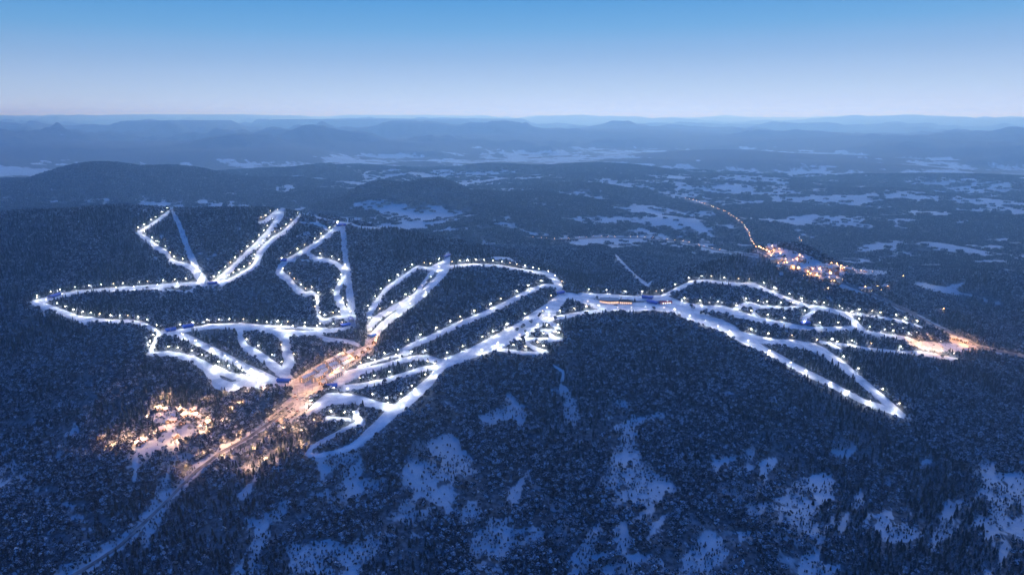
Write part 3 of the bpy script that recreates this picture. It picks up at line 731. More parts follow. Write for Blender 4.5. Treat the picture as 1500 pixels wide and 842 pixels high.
# ------------------------------------------------------------------ where the floodlights stand
FLOODS = []
for nm, P, plan in RUNS:
    Q, L = resample(P, 1.0); Nn = normals(Q)
    lamps = []
    for (sd, sp, f0, f1) in plan:
        n_ = max(2, int(round(L * (f1 - f0) / (sp * 1.27))))
        for k in range(n_):
            t = f0 + (f1 - f0) * (k + .5 + random.uniform(-.2, .2)) / n_
            i = min(len(Q) - 1, int(t * (len(Q) - 1)))
            nx, ny = Nn[i]
            s_ = sd
            if abs(ny) > .15 and sd != 0: s_ = sd * (1 if ny > 0 else -1)          # -1: uphill edge in view
            off = (Q[i, 2] / 2 + .2) * s_ if sd else 0
            lamps.append((t, Q[i, 0] + nx * off, Q[i, 1] + ny * off, Q[i, 0], Q[i, 1]))
    lamps.sort()
    if not lamps: continue
    lx, ly, lz = land([l[1] for l in lamps], [l[2] for l in lamps])
    cx, cy_, cz = land([l[3] for l in lamps], [l[4] for l in lamps])
    for k in range(len(lamps)):
        x, y, z = lx[k], ly[k], lz[k]
        if abs(math.hypot(x, y) - math.hypot(cx[k], cy_[k])) > 45: x, y, z = cx[k], cy_[k], cz[k]
        if any((x - q[0]) ** 2 + (y - q[1]) ** 2 < 64 for q in FLOODS): continue
        FLOODS.append((float(x), float(y), float(z), k, nm))
# ------------------------------------------------------------------ trees
def tree_mats(vary=1.0):
    m, nt, b = mat_new('frosted_needles')
    N = nt.nodes.new; Lk = nt.links.new
    g = N('ShaderNodeNewGeometry'); s = N('ShaderNodeSeparateXYZ'); Lk(g.outputs['Normal'], s.inputs[0])
    oi = N('ShaderNodeObjectInfo')
    n = N('ShaderNodeTexNoise'); n.inputs['Scale'].default_value = .55; n.inputs['Detail'].default_value = 3; Lk(g.outputs['Position'], n.inputs['Vector'])
    def mth(op, x, y, cl=False):
        q = N('ShaderNodeMath'); q.operation = op; q.use_clamp = cl
        for k, v in enumerate((x, y)):
            if isinstance(v, (int, float)): q.inputs[k].default_value = v
            else: Lk(v, q.inputs[k])
        return q.outputs[0]
    def build(m, b, dark, pale, bias, gain):
        pass
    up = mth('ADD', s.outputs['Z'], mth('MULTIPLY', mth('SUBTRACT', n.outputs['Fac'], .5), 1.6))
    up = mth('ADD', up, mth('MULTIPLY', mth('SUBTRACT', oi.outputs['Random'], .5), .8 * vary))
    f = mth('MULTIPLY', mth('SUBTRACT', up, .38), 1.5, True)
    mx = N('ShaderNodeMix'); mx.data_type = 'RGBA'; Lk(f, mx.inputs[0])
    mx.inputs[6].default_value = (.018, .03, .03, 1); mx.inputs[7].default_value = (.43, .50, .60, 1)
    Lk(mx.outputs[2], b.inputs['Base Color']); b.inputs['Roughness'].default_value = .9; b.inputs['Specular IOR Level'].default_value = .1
    m2, nt, b = mat_new('hoar_frost_shade_twigs')
    N = nt.nodes.new; Lk = nt.links.new
    g = N('ShaderNodeNewGeometry'); s = N('ShaderNodeSeparateXYZ'); Lk(g.outputs['Normal'], s.inputs[0])
    oi = N('ShaderNodeObjectInfo')
    n = N('ShaderNodeTexNoise'); n.inputs['Scale'].default_value = .7; n.inputs['Detail'].default_value = 3; Lk(g.outputs['Position'], n.inputs['Vector'])
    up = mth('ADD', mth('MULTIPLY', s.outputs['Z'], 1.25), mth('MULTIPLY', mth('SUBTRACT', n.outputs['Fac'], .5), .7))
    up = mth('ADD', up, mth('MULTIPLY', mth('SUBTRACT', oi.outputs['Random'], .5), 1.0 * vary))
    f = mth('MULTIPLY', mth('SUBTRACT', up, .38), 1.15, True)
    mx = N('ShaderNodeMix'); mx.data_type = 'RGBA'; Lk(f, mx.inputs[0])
    mx.inputs[6].default_value = (.026, .028, .03, 1); mx.inputs[7].default_value = (.58, .67, .78, 1)  # frost on upward faces; shade between crowns is put into the dark sides
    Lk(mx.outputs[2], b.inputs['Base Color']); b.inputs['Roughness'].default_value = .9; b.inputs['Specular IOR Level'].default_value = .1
    return m, m2
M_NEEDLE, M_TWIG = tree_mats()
M_BARK = plain('bark', (.07, .055, .045), .95)

def conifer_crown(rg, tiers=6, k=10, h=15.0, w=3.1, z0=1.6):
    v, f = [], []
    for t in range(tiers):
        u = t / tiers
        zb = z0 + (h - z0) * u * .97; zt = min(h, zb + (h - z0) / tiers * 1.9)
        rad = w * (1 - u) ** .85 * rg.uniform(.9, 1.1) + .25
        b = len(v); ph = rg.uniform(0, 6.28)
        for i in range(k):
            a = ph + 6.283 * i / k; rr = rad * (rg.uniform(.9, 1.15) if i % 2 else rg.uniform(.5, .72))
            v.append((rr * math.cos(a), rr * math.sin(a), zb + (-.35 if i % 2 else .3) * rad * .35))
        v.append((rg.uniform(-.1, .1), rg.uniform(-.1, .1), zt))
        for i in range(k): f.append((b + i, b + (i + 1) % k, b + k))
    return v, f
def leafy_crown(rg, n=70, h=11.5, w=3.6, size=1.15):
    v, f = [], []
    lobes = [(0, 0, h * .62, w * .8)] + [(math.cos(a) * w * .42, math.sin(a) * w * .42, h * rg.uniform(.48, .68), w * rg.uniform(.48, .66)) for a in np.arange(5) * 1.2566 + rg.uniform(0, 1)]
    for i in range(n):
        lx, ly, lz, lr = lobes[int(rg.integers(len(lobes)))]
        d = rg.normal(size=3); d /= np.linalg.norm(d)
        if d[2] < -.55: d[2] *= -.6
        p = np.array((lx, ly, lz)) + d * lr * np.array((1, 1, .95)) * rg.uniform(.72, 1.05)
        nrm = d + rg.normal(size=3) * .20; nrm /= np.linalg.norm(nrm)
        a = np.cross(nrm, (.3, .2, .9)); a /= np.linalg.norm(a); c = np.cross(nrm, a)
        s = size * rg.uniform(.65, 1.35); b = len(v)
        ang = np.sort(rg.uniform(0, 6.283, 3)) if False else np.array((0, 1.9, 3.2, 4.8)) + rg.uniform(-.4, .4, 4)
        for j, t in enumerate(ang):
            q = p + s * (math.cos(t) * a + math.sin(t) * c) * rg.uniform(.75, 1.2) + nrm * (.16 * s if j % 2 else -.10 * s)
            v.append(tuple(q))
        f += [(b, b + 1, b + 2), (b, b + 2, b + 3)]
    return v, f
def trunk_mb(h, r=.22, limbs=0, rg=None, n=5):
    mb = MB(); mb.tube((0, 0, -1.2), (0, 0, h), r, r * .35, n)
    for i in range(limbs):
        a = 6.283 * i / limbs + rg.uniform(-.3, .3); z = h * rg.uniform(.35, .6)
        mb.tube((0, 0, z), (math.cos(a) * 2.3, math.sin(a) * 2.3, z + rg.uniform(2.2, 3.4)), r * .5, r * .2, 4)
    return mb
rgp = np.random.default_rng(3)
# meshes shared by the trees: near pairs (trunk + crown) and lighter joined ones for the massed wood
NEAR_CON, NEAR_LEAF = [], []
for i in range(5):
    h = float(rgp.uniform(10.5, 13.5)); w = float(rgp.uniform(2.5, 3.2))
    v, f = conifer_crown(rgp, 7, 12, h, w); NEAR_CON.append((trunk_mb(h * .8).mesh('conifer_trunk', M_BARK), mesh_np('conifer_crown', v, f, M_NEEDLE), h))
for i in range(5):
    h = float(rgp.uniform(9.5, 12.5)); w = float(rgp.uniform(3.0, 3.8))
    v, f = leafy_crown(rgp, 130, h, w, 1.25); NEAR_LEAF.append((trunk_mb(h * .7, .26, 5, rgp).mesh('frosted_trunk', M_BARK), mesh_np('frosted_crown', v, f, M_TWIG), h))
protos = bpy.data.collections.new('tree_kinds')      # not linked to the scene: only supplies shapes to the woods
def proto(name, v, f, mat, h):
    t = trunk_mb(h, .25, n=4)
    nb = len(v); vv = list(v) + t.v; ff = list(f) + [tuple(i + nb for i in q) for q in t.f]
    me = mesh_np(name, vv, ff, [mat, M_BARK], [0] * len(f) + [1] * len(t.f))
    o = bpy.data.objects.new(name, me); protos.objects.link(o); return o
for i in range(5):
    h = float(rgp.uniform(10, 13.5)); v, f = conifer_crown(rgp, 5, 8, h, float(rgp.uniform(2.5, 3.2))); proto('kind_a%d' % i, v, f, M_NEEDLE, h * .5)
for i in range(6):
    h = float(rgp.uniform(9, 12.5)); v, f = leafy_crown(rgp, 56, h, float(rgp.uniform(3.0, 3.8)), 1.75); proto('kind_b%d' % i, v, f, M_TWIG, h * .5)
M_NEEDLE2, M_TWIG2 = tree_mats(.0)
clumps = bpy.data.collections.new('clump_kinds')
for i in range(6):
    v, f, fm = [], [], []
    for k in range(30):
        a = rgp.uniform(0, 6.283); rr = 17 * math.sqrt(rgp.uniform()); ox, oy = rr * math.cos(a), rr * math.sin(a)
        if rgp.uniform() < .45: vv, ff = conifer_crown(rgp, 2, 5, float(rgp.uniform(10, 14)), 2.8); m_ = 0
        else: vv, ff = leafy_crown(rgp, 14, float(rgp.uniform(8, 11)), 2.9, 2.1); m_ = 1
        b_ = len(v); v += [(p[0] + ox, p[1] + oy, p[2] - 1) for p in vv]; f += [tuple(j + b_ for j in q) for q in ff]; fm += [m_] * len(ff)
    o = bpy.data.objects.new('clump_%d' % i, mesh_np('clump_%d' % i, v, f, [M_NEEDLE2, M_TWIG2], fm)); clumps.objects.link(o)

def scatter_object(name, pts_, scale, pick, coll, label=None):
    me = bpy.data.meshes.new(name)
    me.vertices.add(len(pts_)); me.vertices.foreach_set('co', pts_.astype(np.float32).ravel())
    for nm, arr, ty in (('size', scale, 'FLOAT'), ('turn', rng.uniform(0, 6.283, len(pts_)), 'FLOAT'), ('pick', pick, 'INT')):
        a = me.attributes.new(nm, ty, 'POINT'); a.data.foreach_set('value', arr.astype(np.float32 if ty == 'FLOAT' else np.int32))
    o = link(name, me); tag(o, label, None, None, 'stuff')
    ng = bpy.data.node_groups.new(name, 'GeometryNodeTree')
    ng.interface.new_socket('Geometry', in_out='INPUT', socket_type='NodeSocketGeometry')
    ng.interface.new_socket('Geometry', in_out='OUTPUT', socket_type='NodeSocketGeometry')
    N = ng.nodes.new; Lk = ng.links.new
    gi = N('NodeGroupInput'); go = N('NodeGroupOutput'); iop = N('GeometryNodeInstanceOnPoints'); ci = N('GeometryNodeCollectionInfo')
    ci.inputs['Collection'].default_value = coll; ci.inputs['Separate Children'].default_value = True; ci.inputs['Reset Children'].default_value = True
    def attr(nm, ty):
        a = N('GeometryNodeInputNamedAttribute'); a.data_type = ty; a.inputs['Name'].default_value = nm; return a.outputs['Attribute']
    iop.inputs['Pick Instance'].default_value = True
    cx = N('ShaderNodeCombineXYZ'); Lk(attr('turn', 'FLOAT'), cx.inputs['Z'])
    er = N('FunctionNodeEulerToRotation'); Lk(cx.outputs[0], er.inputs[0])
    Lk(gi.outputs[0], iop.inputs['Points']); Lk(ci.outputs[0], iop.inputs['Instance']); Lk(attr('pick', 'INT'), iop.inputs['Instance Index'])
    Lk(er.outputs[0], iop.inputs['Rotation']); Lk(attr('size', 'FLOAT'), iop.inputs['Scale']); Lk(iop.outputs[0], go.inputs[0])
    md = o.modifiers.new('woods', 'NODES'); md.node_group = ng
    return o

def candidates(s, r0, r1, amax=40):
    xs = np.arange(-r1 * .66, r1 * .66, s); ys = np.arange(r0 * .74, r1, s * .88)
    X, Y = np.meshgrid(xs, ys); X[1::2] += s / 2
    X = (X + rng.uniform(-.42, .42, X.shape) * s).ravel(); Y = (Y + rng.uniform(-.42, .42, Y.shape) * s).ravel()
    r = np.hypot(X, Y); ok = (r > r0) & (r < r1) & (np.abs(np.arctan2(X, Y)) < math.radians(amax))
    return X[ok], Y[ok]
def keep_trees(X, Y, hgt):
    Z = ground(X, Y)
    p = np.ones(len(X))
    for f in (0.0, .35, .7):
        px, py = project(X, Y, Z + hgt * f)
        p = np.where(at_mask(CLEAR, px, py, False) & (rng.uniform(0, 1, len(X)) > (0, .12, .5)[int(f * 3)]), 0, p)
        if f < .4: th = at_mask(THIN, px, py, 1.0); p = np.minimum(p, np.where(f == 0, th, np.maximum(th, .0)))
    cell = {}
    for fx, fy, *_ in FLOODS:
        for a in (-1, 0, 1):
            for b in (-1, 0, 1): cell.setdefault((int(fx // 12) + a, int(fy // 12) + b), []).append((fx, fy))
    gx, gy = (X // 12).astype(int), (Y // 12).astype(int)
    for i in range(len(X)):
        for fx, fy in cell.get((gx[i], gy[i]), ()):
            if (X[i] - fx) ** 2 + (Y[i] - fy) ** 2 < 42: p[i] = 0
    # the far sides of crests and the saddle stay wooded; thin natural gaps
    gap = fbm(X, Y, 95, 3, 61)
    px, py = project(X, Y, Z)
    low = sstep(600, 720, py)
    p = p * np.where(gap < -.30 - .12 * (1 - low), .45, 1.0)
    return Z, rng.uniform(0, 1, len(X)) < p, p
Xa, Ya = candidates(7.3, 690, 1500); Xb, Yb = candidates(7.1, 1500, 2250); Xc, Yc = candidates(7.1, 2250, 3400)
X = np.r_[Xa, Xb, Xc]; Y = np.r_[Ya, Yb, Yc]
Z, ok, pp = keep_trees(X, Y, 12.0)
X, Y, Z, pp = X[ok], Y[ok], Z[ok], pp[ok]
kindn = fbm(X, Y, 260, 3, 71) + .5 * fbm(X, Y, 60, 2, 73)
kindn = kindn + 1.1 * (.48 - ridged(X, Y, 210, 3, 5))      # firs in the hollows, frosted birch on the spurs, standing in for gully shade
is_con = kindn + rng.normal(0, .22, len(X)) > .26
size = rng.uniform(.72, 1.22, len(X)) * np.where(pp < .3, rng.uniform(.28, .75, len(X)), 1)
print('trees', len(X), 'conifers', is_con.sum())

# nearest trees in view: individuals
ppx, ppy = project(X, Y, Z + 6)
inview = (ppx > 8) & (ppx < 1492) & (ppy > 0) & (ppy < 850)
dist = np.sqrt(X ** 2 + Y ** 2 + (Z - CAM_Z) ** 2)
show = np.where(inview, size * np.where(is_con, 15, 11) / dist, 0)
single = np.zeros(len(X), bool)
def sector(px):
    return ('in the bottom left corner', 'below the left valley stream', 'left of bottom centre', 'at bottom centre-left', 'at bottom centre', 'right of bottom centre', 'below the right snow glades', 'in the bottom right corner')[int(min(7, max(0, px // 188)))]
for con in (True, False):
    ids = np.where(is_con == con)[0]; ids = ids[np.argsort(-show[ids])][:300]
    single[ids] = True
    for i in ids:
        tm, cm, h = (NEAR_CON if con else NEAR_LEAF)[int(rng.integers(5))]
        e = empty('conifer_tree' if con else 'frosted_tree', (X[i], Y[i], Z[i]), float(rng.uniform(0, 6.28)))
        s = float(size[i]); e.scale = (s, s, s)
        tall = 'tallest' if s > 1.17 else ('tall' if s > 1.1 else ('mid-sized' if s > .95 else 'small')); lean = 'upper rows' if ppy[i] < 790 else ('middle rows' if ppy[i] < 820 else 'front rows')
        if con: tag(e, '%s dark snow-dusted conifer in the %s of forest %s' % (tall, lean, sector(ppx[i])), 'tree', 'nearest dark conifers along the bottom edge')
        else: tag(e, '%s round frosted tree in the %s of forest %s' % (tall, lean, sector(ppx[i])), 'tree', 'nearest frosted trees along the bottom edge')
        link('trunk', tm, e); link('crown', cm, e)
rest = ~single
for con, nm, lb in ((True, 'conifer_forest', 'dark conifer forest dusted with snow over the ski hills'), (False, 'frosted_forest', 'pale frosted broadleaf forest over the ski hills')):
    m = rest & (is_con == con)
    pick = rng.integers(0, 5, m.sum()) if con else rng.integers(5, 11, m.sum())
    o = scatter_object(nm, np.stack([X[m], Y[m], Z[m]], 1), size[m], pick, protos, lb)

Xs, Ys = candidates(4.9, 690, 1900)
Zs = ground(Xs, Ys); sx_, sy_ = project(Xs, Ys, Zs)
g_ = (at_mask(THIN, sx_, sy_, 1.0) < .6) & ~at_mask(CLEAR, sx_, sy_, False) & (rng.uniform(0, 1, len(Xs)) < np.clip(.34 + fbm(Xs, Ys, 40, 3, 88) * 1.3, .03, .85))
scatter_object('young_trees', np.stack([Xs[g_], Ys[g_], Zs[g_]], 1), rng.uniform(.2, .62, g_.sum()), rng.integers(0, 11, g_.sum()), protos, 'low dark bushes and young trees scattered over the open snow glades')

# wooded country out to eight kilometres, in clumps
Xd, Yd = candidates(25, 3380, 5200); Xe, Ye = candidates(33, 5200, 8500)
X = np.r_[Xd, Xe]; Y = np.r_[Yd, Ye]; Z = ground(X, Y)
px, py = project(X, Y, Z)
w_ = wood(X, Y, Z) * np.where(at_mask(CLEAR, px, py, False), 0, at_mask(THIN, px, py, 1.0))
ok = rng.uniform(0, 1, len(X)) < w_ * 1.0
X, Y, Z = X[ok], Y[ok], Z[ok]
sz = np.where(np.hypot(X, Y) > 5200, 1.25, .95) * rng.uniform(.85, 1.15, len(X))
print('clumps', len(X))
scatter_object('distant_forest', np.stack([X, Y, Z], 1), sz, rng.integers(0, 6, len(X)), clumps, 'distant frosted woodland patches over the valley and middle hills')
# ------------------------------------------------------------------ floodlights along the runs
ORD = ['first','second','third','fourth','fifth','sixth','seventh','eighth','ninth','tenth','eleventh','twelfth','thirteenth','fourteenth','fifteenth','sixteenth','seventeenth','eighteenth','nineteenth','twentieth']
def ordinal(n):
    if n < 20: return ORD[n]
    return ('twenty-', 'thirty-', 'forty-', 'fifty-')[(n + 1) // 10 - 2] + ORD[n % 10 - 0 if False else (n + 1) % 10 - 1] if (n + 1) % 10 else {30: 'thirtieth', 40: 'fortieth', 50: 'fiftieth'}[n + 1]
M_STEEL = plain('galvanised_steel', (.32, .34, .36), .5, .6)
M_LAMP = glow('floodlight_glow', (1.0, .86, .62), 55.0)
M_WARM = glow('street_lamp_glow', (1.0, .55, .18), 40.0)
mast_mesh = MB().tube((0, 0, -1), (0, 0, 11), .17, .10).tube((-1.0, 0, 10.6), (1.0, 0, 10.6), .07).mesh('mast', M_STEEL)
head_mesh = MB().box(-1.1, -.2, -.3, .3, 10.75, 11.35).box(.2, 1.1, -.3, .3, 10.75, 11.35).mesh('lamp_head', M_LAMP)
FLOOD = []
for en, c in ((8500, (.97, .98, 1.0)), (11500, (.98, .98, .97)), (16500, (1.0, .97, .92)), (6500, (1.0, .90, .76))):
    fd = bpy.data.lights.new('floodlight', 'POINT'); fd.energy = en; fd.color = c; fd.shadow_soft_size = .4; FLOOD.append(fd)
HEADS = []
for st, c in ((32, (1.0, .88, .66)), (48, (1.0, .82, .53)), (110, (1.0, .85, .60)), (18, (1.0, .68, .36))):
    m_ = head_mesh.copy(); m_.materials.clear(); m_.materials.append(glow('floodlight_glow', c, st)); HEADS.append(m_)
def light_child(data, parent, z, name='light', off=(0, 0)):
    o = bpy.data.objects.new(name, data); COL.objects.link(o); o.parent = parent; o.location = (off[0], off[1], z); return o
count = {}
for x, y, z, k, nm in FLOODS:
    k = count.get(nm, 0); count[nm] = k + 1
    e = empty('floodlight_mast', (x, y, z), random.uniform(0, 3.14))
    tag(e, '%s floodlight mast along the %s, counted from its start' % (ordinal(k), nm), 'floodlight', 'floodlights along the ski runs')
    v_i = random.choices(range(4), (4, 4, 2, 2))[0]
    link('mast', mast_mesh, e); link('lamp_head', HEADS[v_i], e); light_child(FLOOD[v_i], e, 9.9)
print('floodlights', len(FLOODS))

# ------------------------------------------------------------------ street lamps
pole_mesh = MB().tube((0, 0, -.6), (0, 0, 7), .12, .07).tube((0, 0, 6.9), (1.1, 0, 7.1), .05).mesh('pole', M_STEEL)
cap_mesh = MB().box(.45, 1.85, -.5, .5, 7.06, 7.2).box(.45, .53, -.5, .5, 6.7, 7.06).box(1.77, 1.85, -.5, .5, 6.7, 7.06).box(.53, 1.77, -.5, -.42, 6.7, 7.06).box(.53, 1.77, .42, .5, 6.7, 7.06).mesh('lamp_hood', M_STEEL)  # hood added to keep the glowing head out of sight from above
lamp_mesh = MB().box(.6, 1.7, -.35, .35, 6.75, 7.05).mesh('lamp_head', M_WARM)
warm_d = bpy.data.lights.new('street_light', 'POINT'); warm_d.energy = 1500; warm_d.color = (1.0, .60, .24); warm_d.shadow_soft_size = .3
town_d = bpy.data.lights.new('town_light', 'POINT'); town_d.energy = 5000; town_d.color = (1.0, .45, .15); town_d.shadow_soft_size = .3
M_TOWNGLOW = glow('town_lamp_glow', (1.0, .50, .20), 48.0)
town_head = lamp_mesh.copy(); town_head.materials.clear(); town_head.materials.append(M_TOWNGLOW)
big_d = bpy.data.lights.new('square_light', 'POINT'); big_d.energy = 14000; big_d.color = (1.0, .47, .13); big_d.shadow_soft_size = .4
wood_d = bpy.data.lights.new('lane_light', 'POINT'); wood_d.energy = 21000; wood_d.color = (1.0, .52, .26); wood_d.shadow_soft_size = .4
town_d.energy = 6000
park_d = big_d.copy(); park_d.energy = 6500; park_d.color = (1.0, .50, .15)
def street_lamp(px, py, label, group, data=None, z=5.6, scale=1.0, far=False):
    x, y, h = (float(v[0]) for v in land(px, py))
    e = empty('street_lamp', (x, y, h), random.uniform(0, 6.28)); e.scale = (scale,) * 3
    tag(e, label, 'street lamp', group)
    link('pole', pole_mesh, e); link('lamp_head', town_head if far else lamp_mesh, e)
    if not far: link('lamp_hood', cap_mesh, e)
    if data: light_child(data, e, z, 'light', (1.6, 0))
    return e
def along(P, n, jit=.2):
    Q, L = resample([(*p[:2], 1) for p in P], 1.0)
    for k in range(n):
        i = int((k + .5 + random.uniform(-jit, jit)) / n * (len(Q) - 1)); yield k, Q[i, 0], Q[i, 1]
side_a = [(x - w * .36, y - w * .20) for x, y, w in STREET]; side_b = [(x + w * .30, y + w * .26) for x, y, w in STREET]
for k, x, y in along(side_a, 13): street_lamp(x, y, '%s warm street lamp on the wooded side of the resort street, from the top' % ordinal(k), 'warm lamps of the resort', big_d, 6.3, 2.7)
for k, x, y in along(side_b, 11): street_lamp(x, y, '%s warm street lamp on the plaza side of the resort street, from the top' % ordinal(k), 'warm lamps of the resort', big_d, 6.3, 2.7)
for k, (x, y) in enumerate([(436,581),(448,586),(428,588),(440,594),(416,596),(432,603),(446,601),(405,607),(420,612),(396,615),(434,612),(410,619)]):
    street_lamp(x, y, '%s warm lamp of the golden car park, from its upper end' % ordinal(k), 'warm lamps of the resort', park_d, 6.3, 2.0)
for k, (x, y) in enumerate([(548,488),(541,487),(555,500)]): street_lamp(x, y, '%s warm lamp around the blue station above the street' % ordinal(k), 'warm lamps of the resort', warm_d)
for k, (x, y) in enumerate([(228,603),(240,602),(265,601),(270,607),(284,607),(288,612),(302,618),(308,624),(262,645),(256,650),(210,648),(200,652),(222,640),(180,653),(245,625),(290,633)]):
    street_lamp(x, y, '%s warm lamp among the houses in the lower left hollow' % ordinal(k), 'warm lamps of the lower left houses', wood_d, 6.3, 2.0)
LANE = [(352,598),(338,606),(415,632),(436,640),(328,622),(304,640),(432,628),(466,622),(388,642),(350,640),(372,662),(410,664),(330,672),(362,690),(300,672),(272,690),(330,652),(440,655),(390,680),(166,655),(190,640),(150,650),(215,618),(250,585),(235,590),(330,582),(360,580),(385,575),(300,592)]  # unseen lamps added for the warm glow on the trees
for k, (x, y) in enumerate(LANE):
    street_lamp(x, y, '%s unseen warm lane lamp among the frosted trees below the resort village' % ordinal(k), 'warm lane lamps in the lower left woods', wood_d, 6.4, 2.0)
for k, (x, y) in enumerate([(1392,494),(1400,494),(1408,497),(1416,500),(1424,504),(1396,500),(1410,503),(1426,509),(1422,515),(1400,517),(1380,518),(1420,509),(1365,515),(1350,509),(1345,502),(1362,502),(1378,508),(1335,503)]):
    street_lamp(x, y, '%s warm lamp around the bright snow field at the right base' % ordinal(k), 'warm lamps of the right base', big_d, 6.3, 2.7)
# ------------------------------------------------------------------ buildings
M_WALL = plain('timber_wall', (.20, .13, .085), .9)
M_WALL2 = plain('pale_render', (.42, .38, .33), .9)
M_DARK = plain('dark_timber', (.07, .05, .04), .9)
M_ROOFSNOW = snow_mat('roof_snow', (.55, .57, .6), (.82, .83, .85), .12)
M_BLUE = plain('blue_roof_sheet', (.012, .085, .52), .45, noise=.08)
M_RED = plain('red_canvas', (.50, .025, .05), .6, noise=.08)
M_WHITE = plain('white_panel', (.72, .73, .75), .6, noise=.05)
M_SLATE = plain('slate_roof', (.10, .11, .14), .7)
M_WIN = glow('lit_window', (1.0, .54, .20), 1.3)
M_WINCOOL = glow('lit_cabin_window', (1.0, .93, .80), 3.0)
M_GLASS = plain('dark_glass', (.02, .025, .03), .2)
M_CONC = plain('concrete', (.32, .32, .32), .9)

def house_kit(tag_, L, Wd, Hh, rise, wall, roof_m, nwin, storeys):
    """the shared meshes of one kind of house"""
    hx, hy = L / 2, Wd / 2
    kit = {'walls': MB().house_walls(-hx, hx, -hy, hy, -3, Hh, Hh + rise).mesh('walls', wall),
           'roof': MB().gable(-hx, hx, -hy, hy, Hh + .02, Hh + rise + .02, .55, 1.0).mesh('roof', roof_m),
           'chimney': MB().box(hx * .35, hx * .35 + 1.1, -.6, .5, Hh + rise * .5, Hh + rise + 1.7).mesh('chimney', M_CONC),
           'door': MB().box(-.8, .8, -hy - .12, -hy + .1, 0, 2.3).mesh('door', M_DARK),
           'window': MB().box(-.75, .75, -.1, .1, -.7, .7).mesh('window', M_WIN)}
    spots = []
    for st in range(storeys):
        z = 1.7 + st * 2.9
        for k in range(nwin):
            x = -hx + L * (k + .5) / nwin
            if not (st == 0 and abs(x) < 1.7): spots.append((x, -hy, z, 0))
            spots.append((x, hy, z, 0))
        spots.append((hx, 0, z, 1)); spots.append((-hx, 0, z, 1))
    return kit, spots
KITS = {'hotel': house_kit('hotel', 23, 12, 10, 3.6, M_WALL2, M_ROOFSNOW, 4, 3),
        'long': house_kit('long', 31, 12, 10, 3.6, M_WALL2, M_ROOFSNOW, 5, 3),
        'lodge': house_kit('lodge', 14, 10, 6.2, 3.4, M_WALL, M_ROOFSNOW, 3, 2),
        'chalet': house_kit('chalet', 11, 9, 4.6, 3.2, M_WALL, M_ROOFSNOW, 2, 1),
        'block': house_kit('block', 22, 11, 8.5, 2.4, M_WALL2, M_ROOFSNOW, 2, 2)}
def house(name, kind, px, py, rz, label, cat, group, windows=True):
    kit, spots = KITS[kind]
    x, y, h = (float(v[0]) for v in land(px, py))
    e = empty(name, (x, y, h), rz); tag(e, label, cat, group)
    link('walls', kit['walls'], e); link('roof', kit['roof'], e); link('chimney', kit['chimney'], e); link('door', kit['door'], e)
    for (wx, wy, wz, q) in (spots if windows else spots[:4]):
        w = link('window', kit['window'], e, (wx, wy, wz), math.pi / 2 * q)
    return e
def heading(p, q):
    x, y, _ = land([p[0], q[0]], [p[1], q[1]]); return math.atan2(y[1] - y[0], x[1] - x[0]), math.hypot(x[1] - x[0], y[1] - y[0])
st_h, _ = heading((447, 558), (511, 523))
rows = [('upper row', [(447,558,'hotel'),(457,551,'lodge'),(467,546,'hotel'),(472,540,'lodge'),(483,534,'hotel'),(496,527,'long'),(511,522,'hotel')]),
        ('middle row', [(465,557,'hotel'),(473,550,'hotel'),(480,554,'lodge'),(487,540,'hotel'),(492,545,'hotel'),(505,531,'long')]),
        ('lower row', [(505,538,'hotel'),(494,551,'hotel'),(483,559,'hotel'),(473,563,'lodge'),(514,531,'lodge')])]
for rn, lst in rows:
    for k, (x, y, kd) in enumerate(lst):
        house('hotel' if kd != 'lodge' else 'lodge', kd, x, y, st_h + random.uniform(-.12, .12), '%s snow-roofed %s from the bottom, %s of the golden resort village' % (ordinal(k), {'hotel': 'hotel', 'long': 'long hotel', 'lodge': 'small lodge'}[kd], rn), 'hotel' if kd != 'lodge' else 'lodge', 'buildings of the resort village')
for k, (x, y) in enumerate([(549,503),(541,512),(533,517),(524,524)]):
    house('lodge', 'lodge', x, y, st_h + .3, '%s small snow-roofed lodge below the blue station atop the resort street' % ordinal(k), 'lodge', 'buildings of the resort village')
for k, (a, b) in enumerate([(550,240),(622,248),(752,252),(772,302),(862,252),(878,300),(906,322),(702,302),(640,348),(690,342),(980,362),(1012,348),(705,482),(425,520),(376,545),(762,362),(585,420),(880,470)]):
    house('chalet', 'chalet', a / 6 + 140, b / 6 + 560, random.uniform(0, 3.1), '%s snow-roofed chalet from the left in the lower left hollow' % ordinal(sorted([550,622,752,772,862,878,906,702,640,690,980,1012,705,425,376,762,585,880]).index(a)), 'chalet', 'chalets in the lower left hollow')
for k, (x, y) in enumerate([(1396,497),(1405,499),(1413,502),(1424,511),(1416,515)]):
    house('lodge', 'lodge', x, y, random.uniform(-.3, .3), '%s lodge from the left beside the bright right-base snow field' % ordinal(k), 'lodge', 'lodges at the right base')

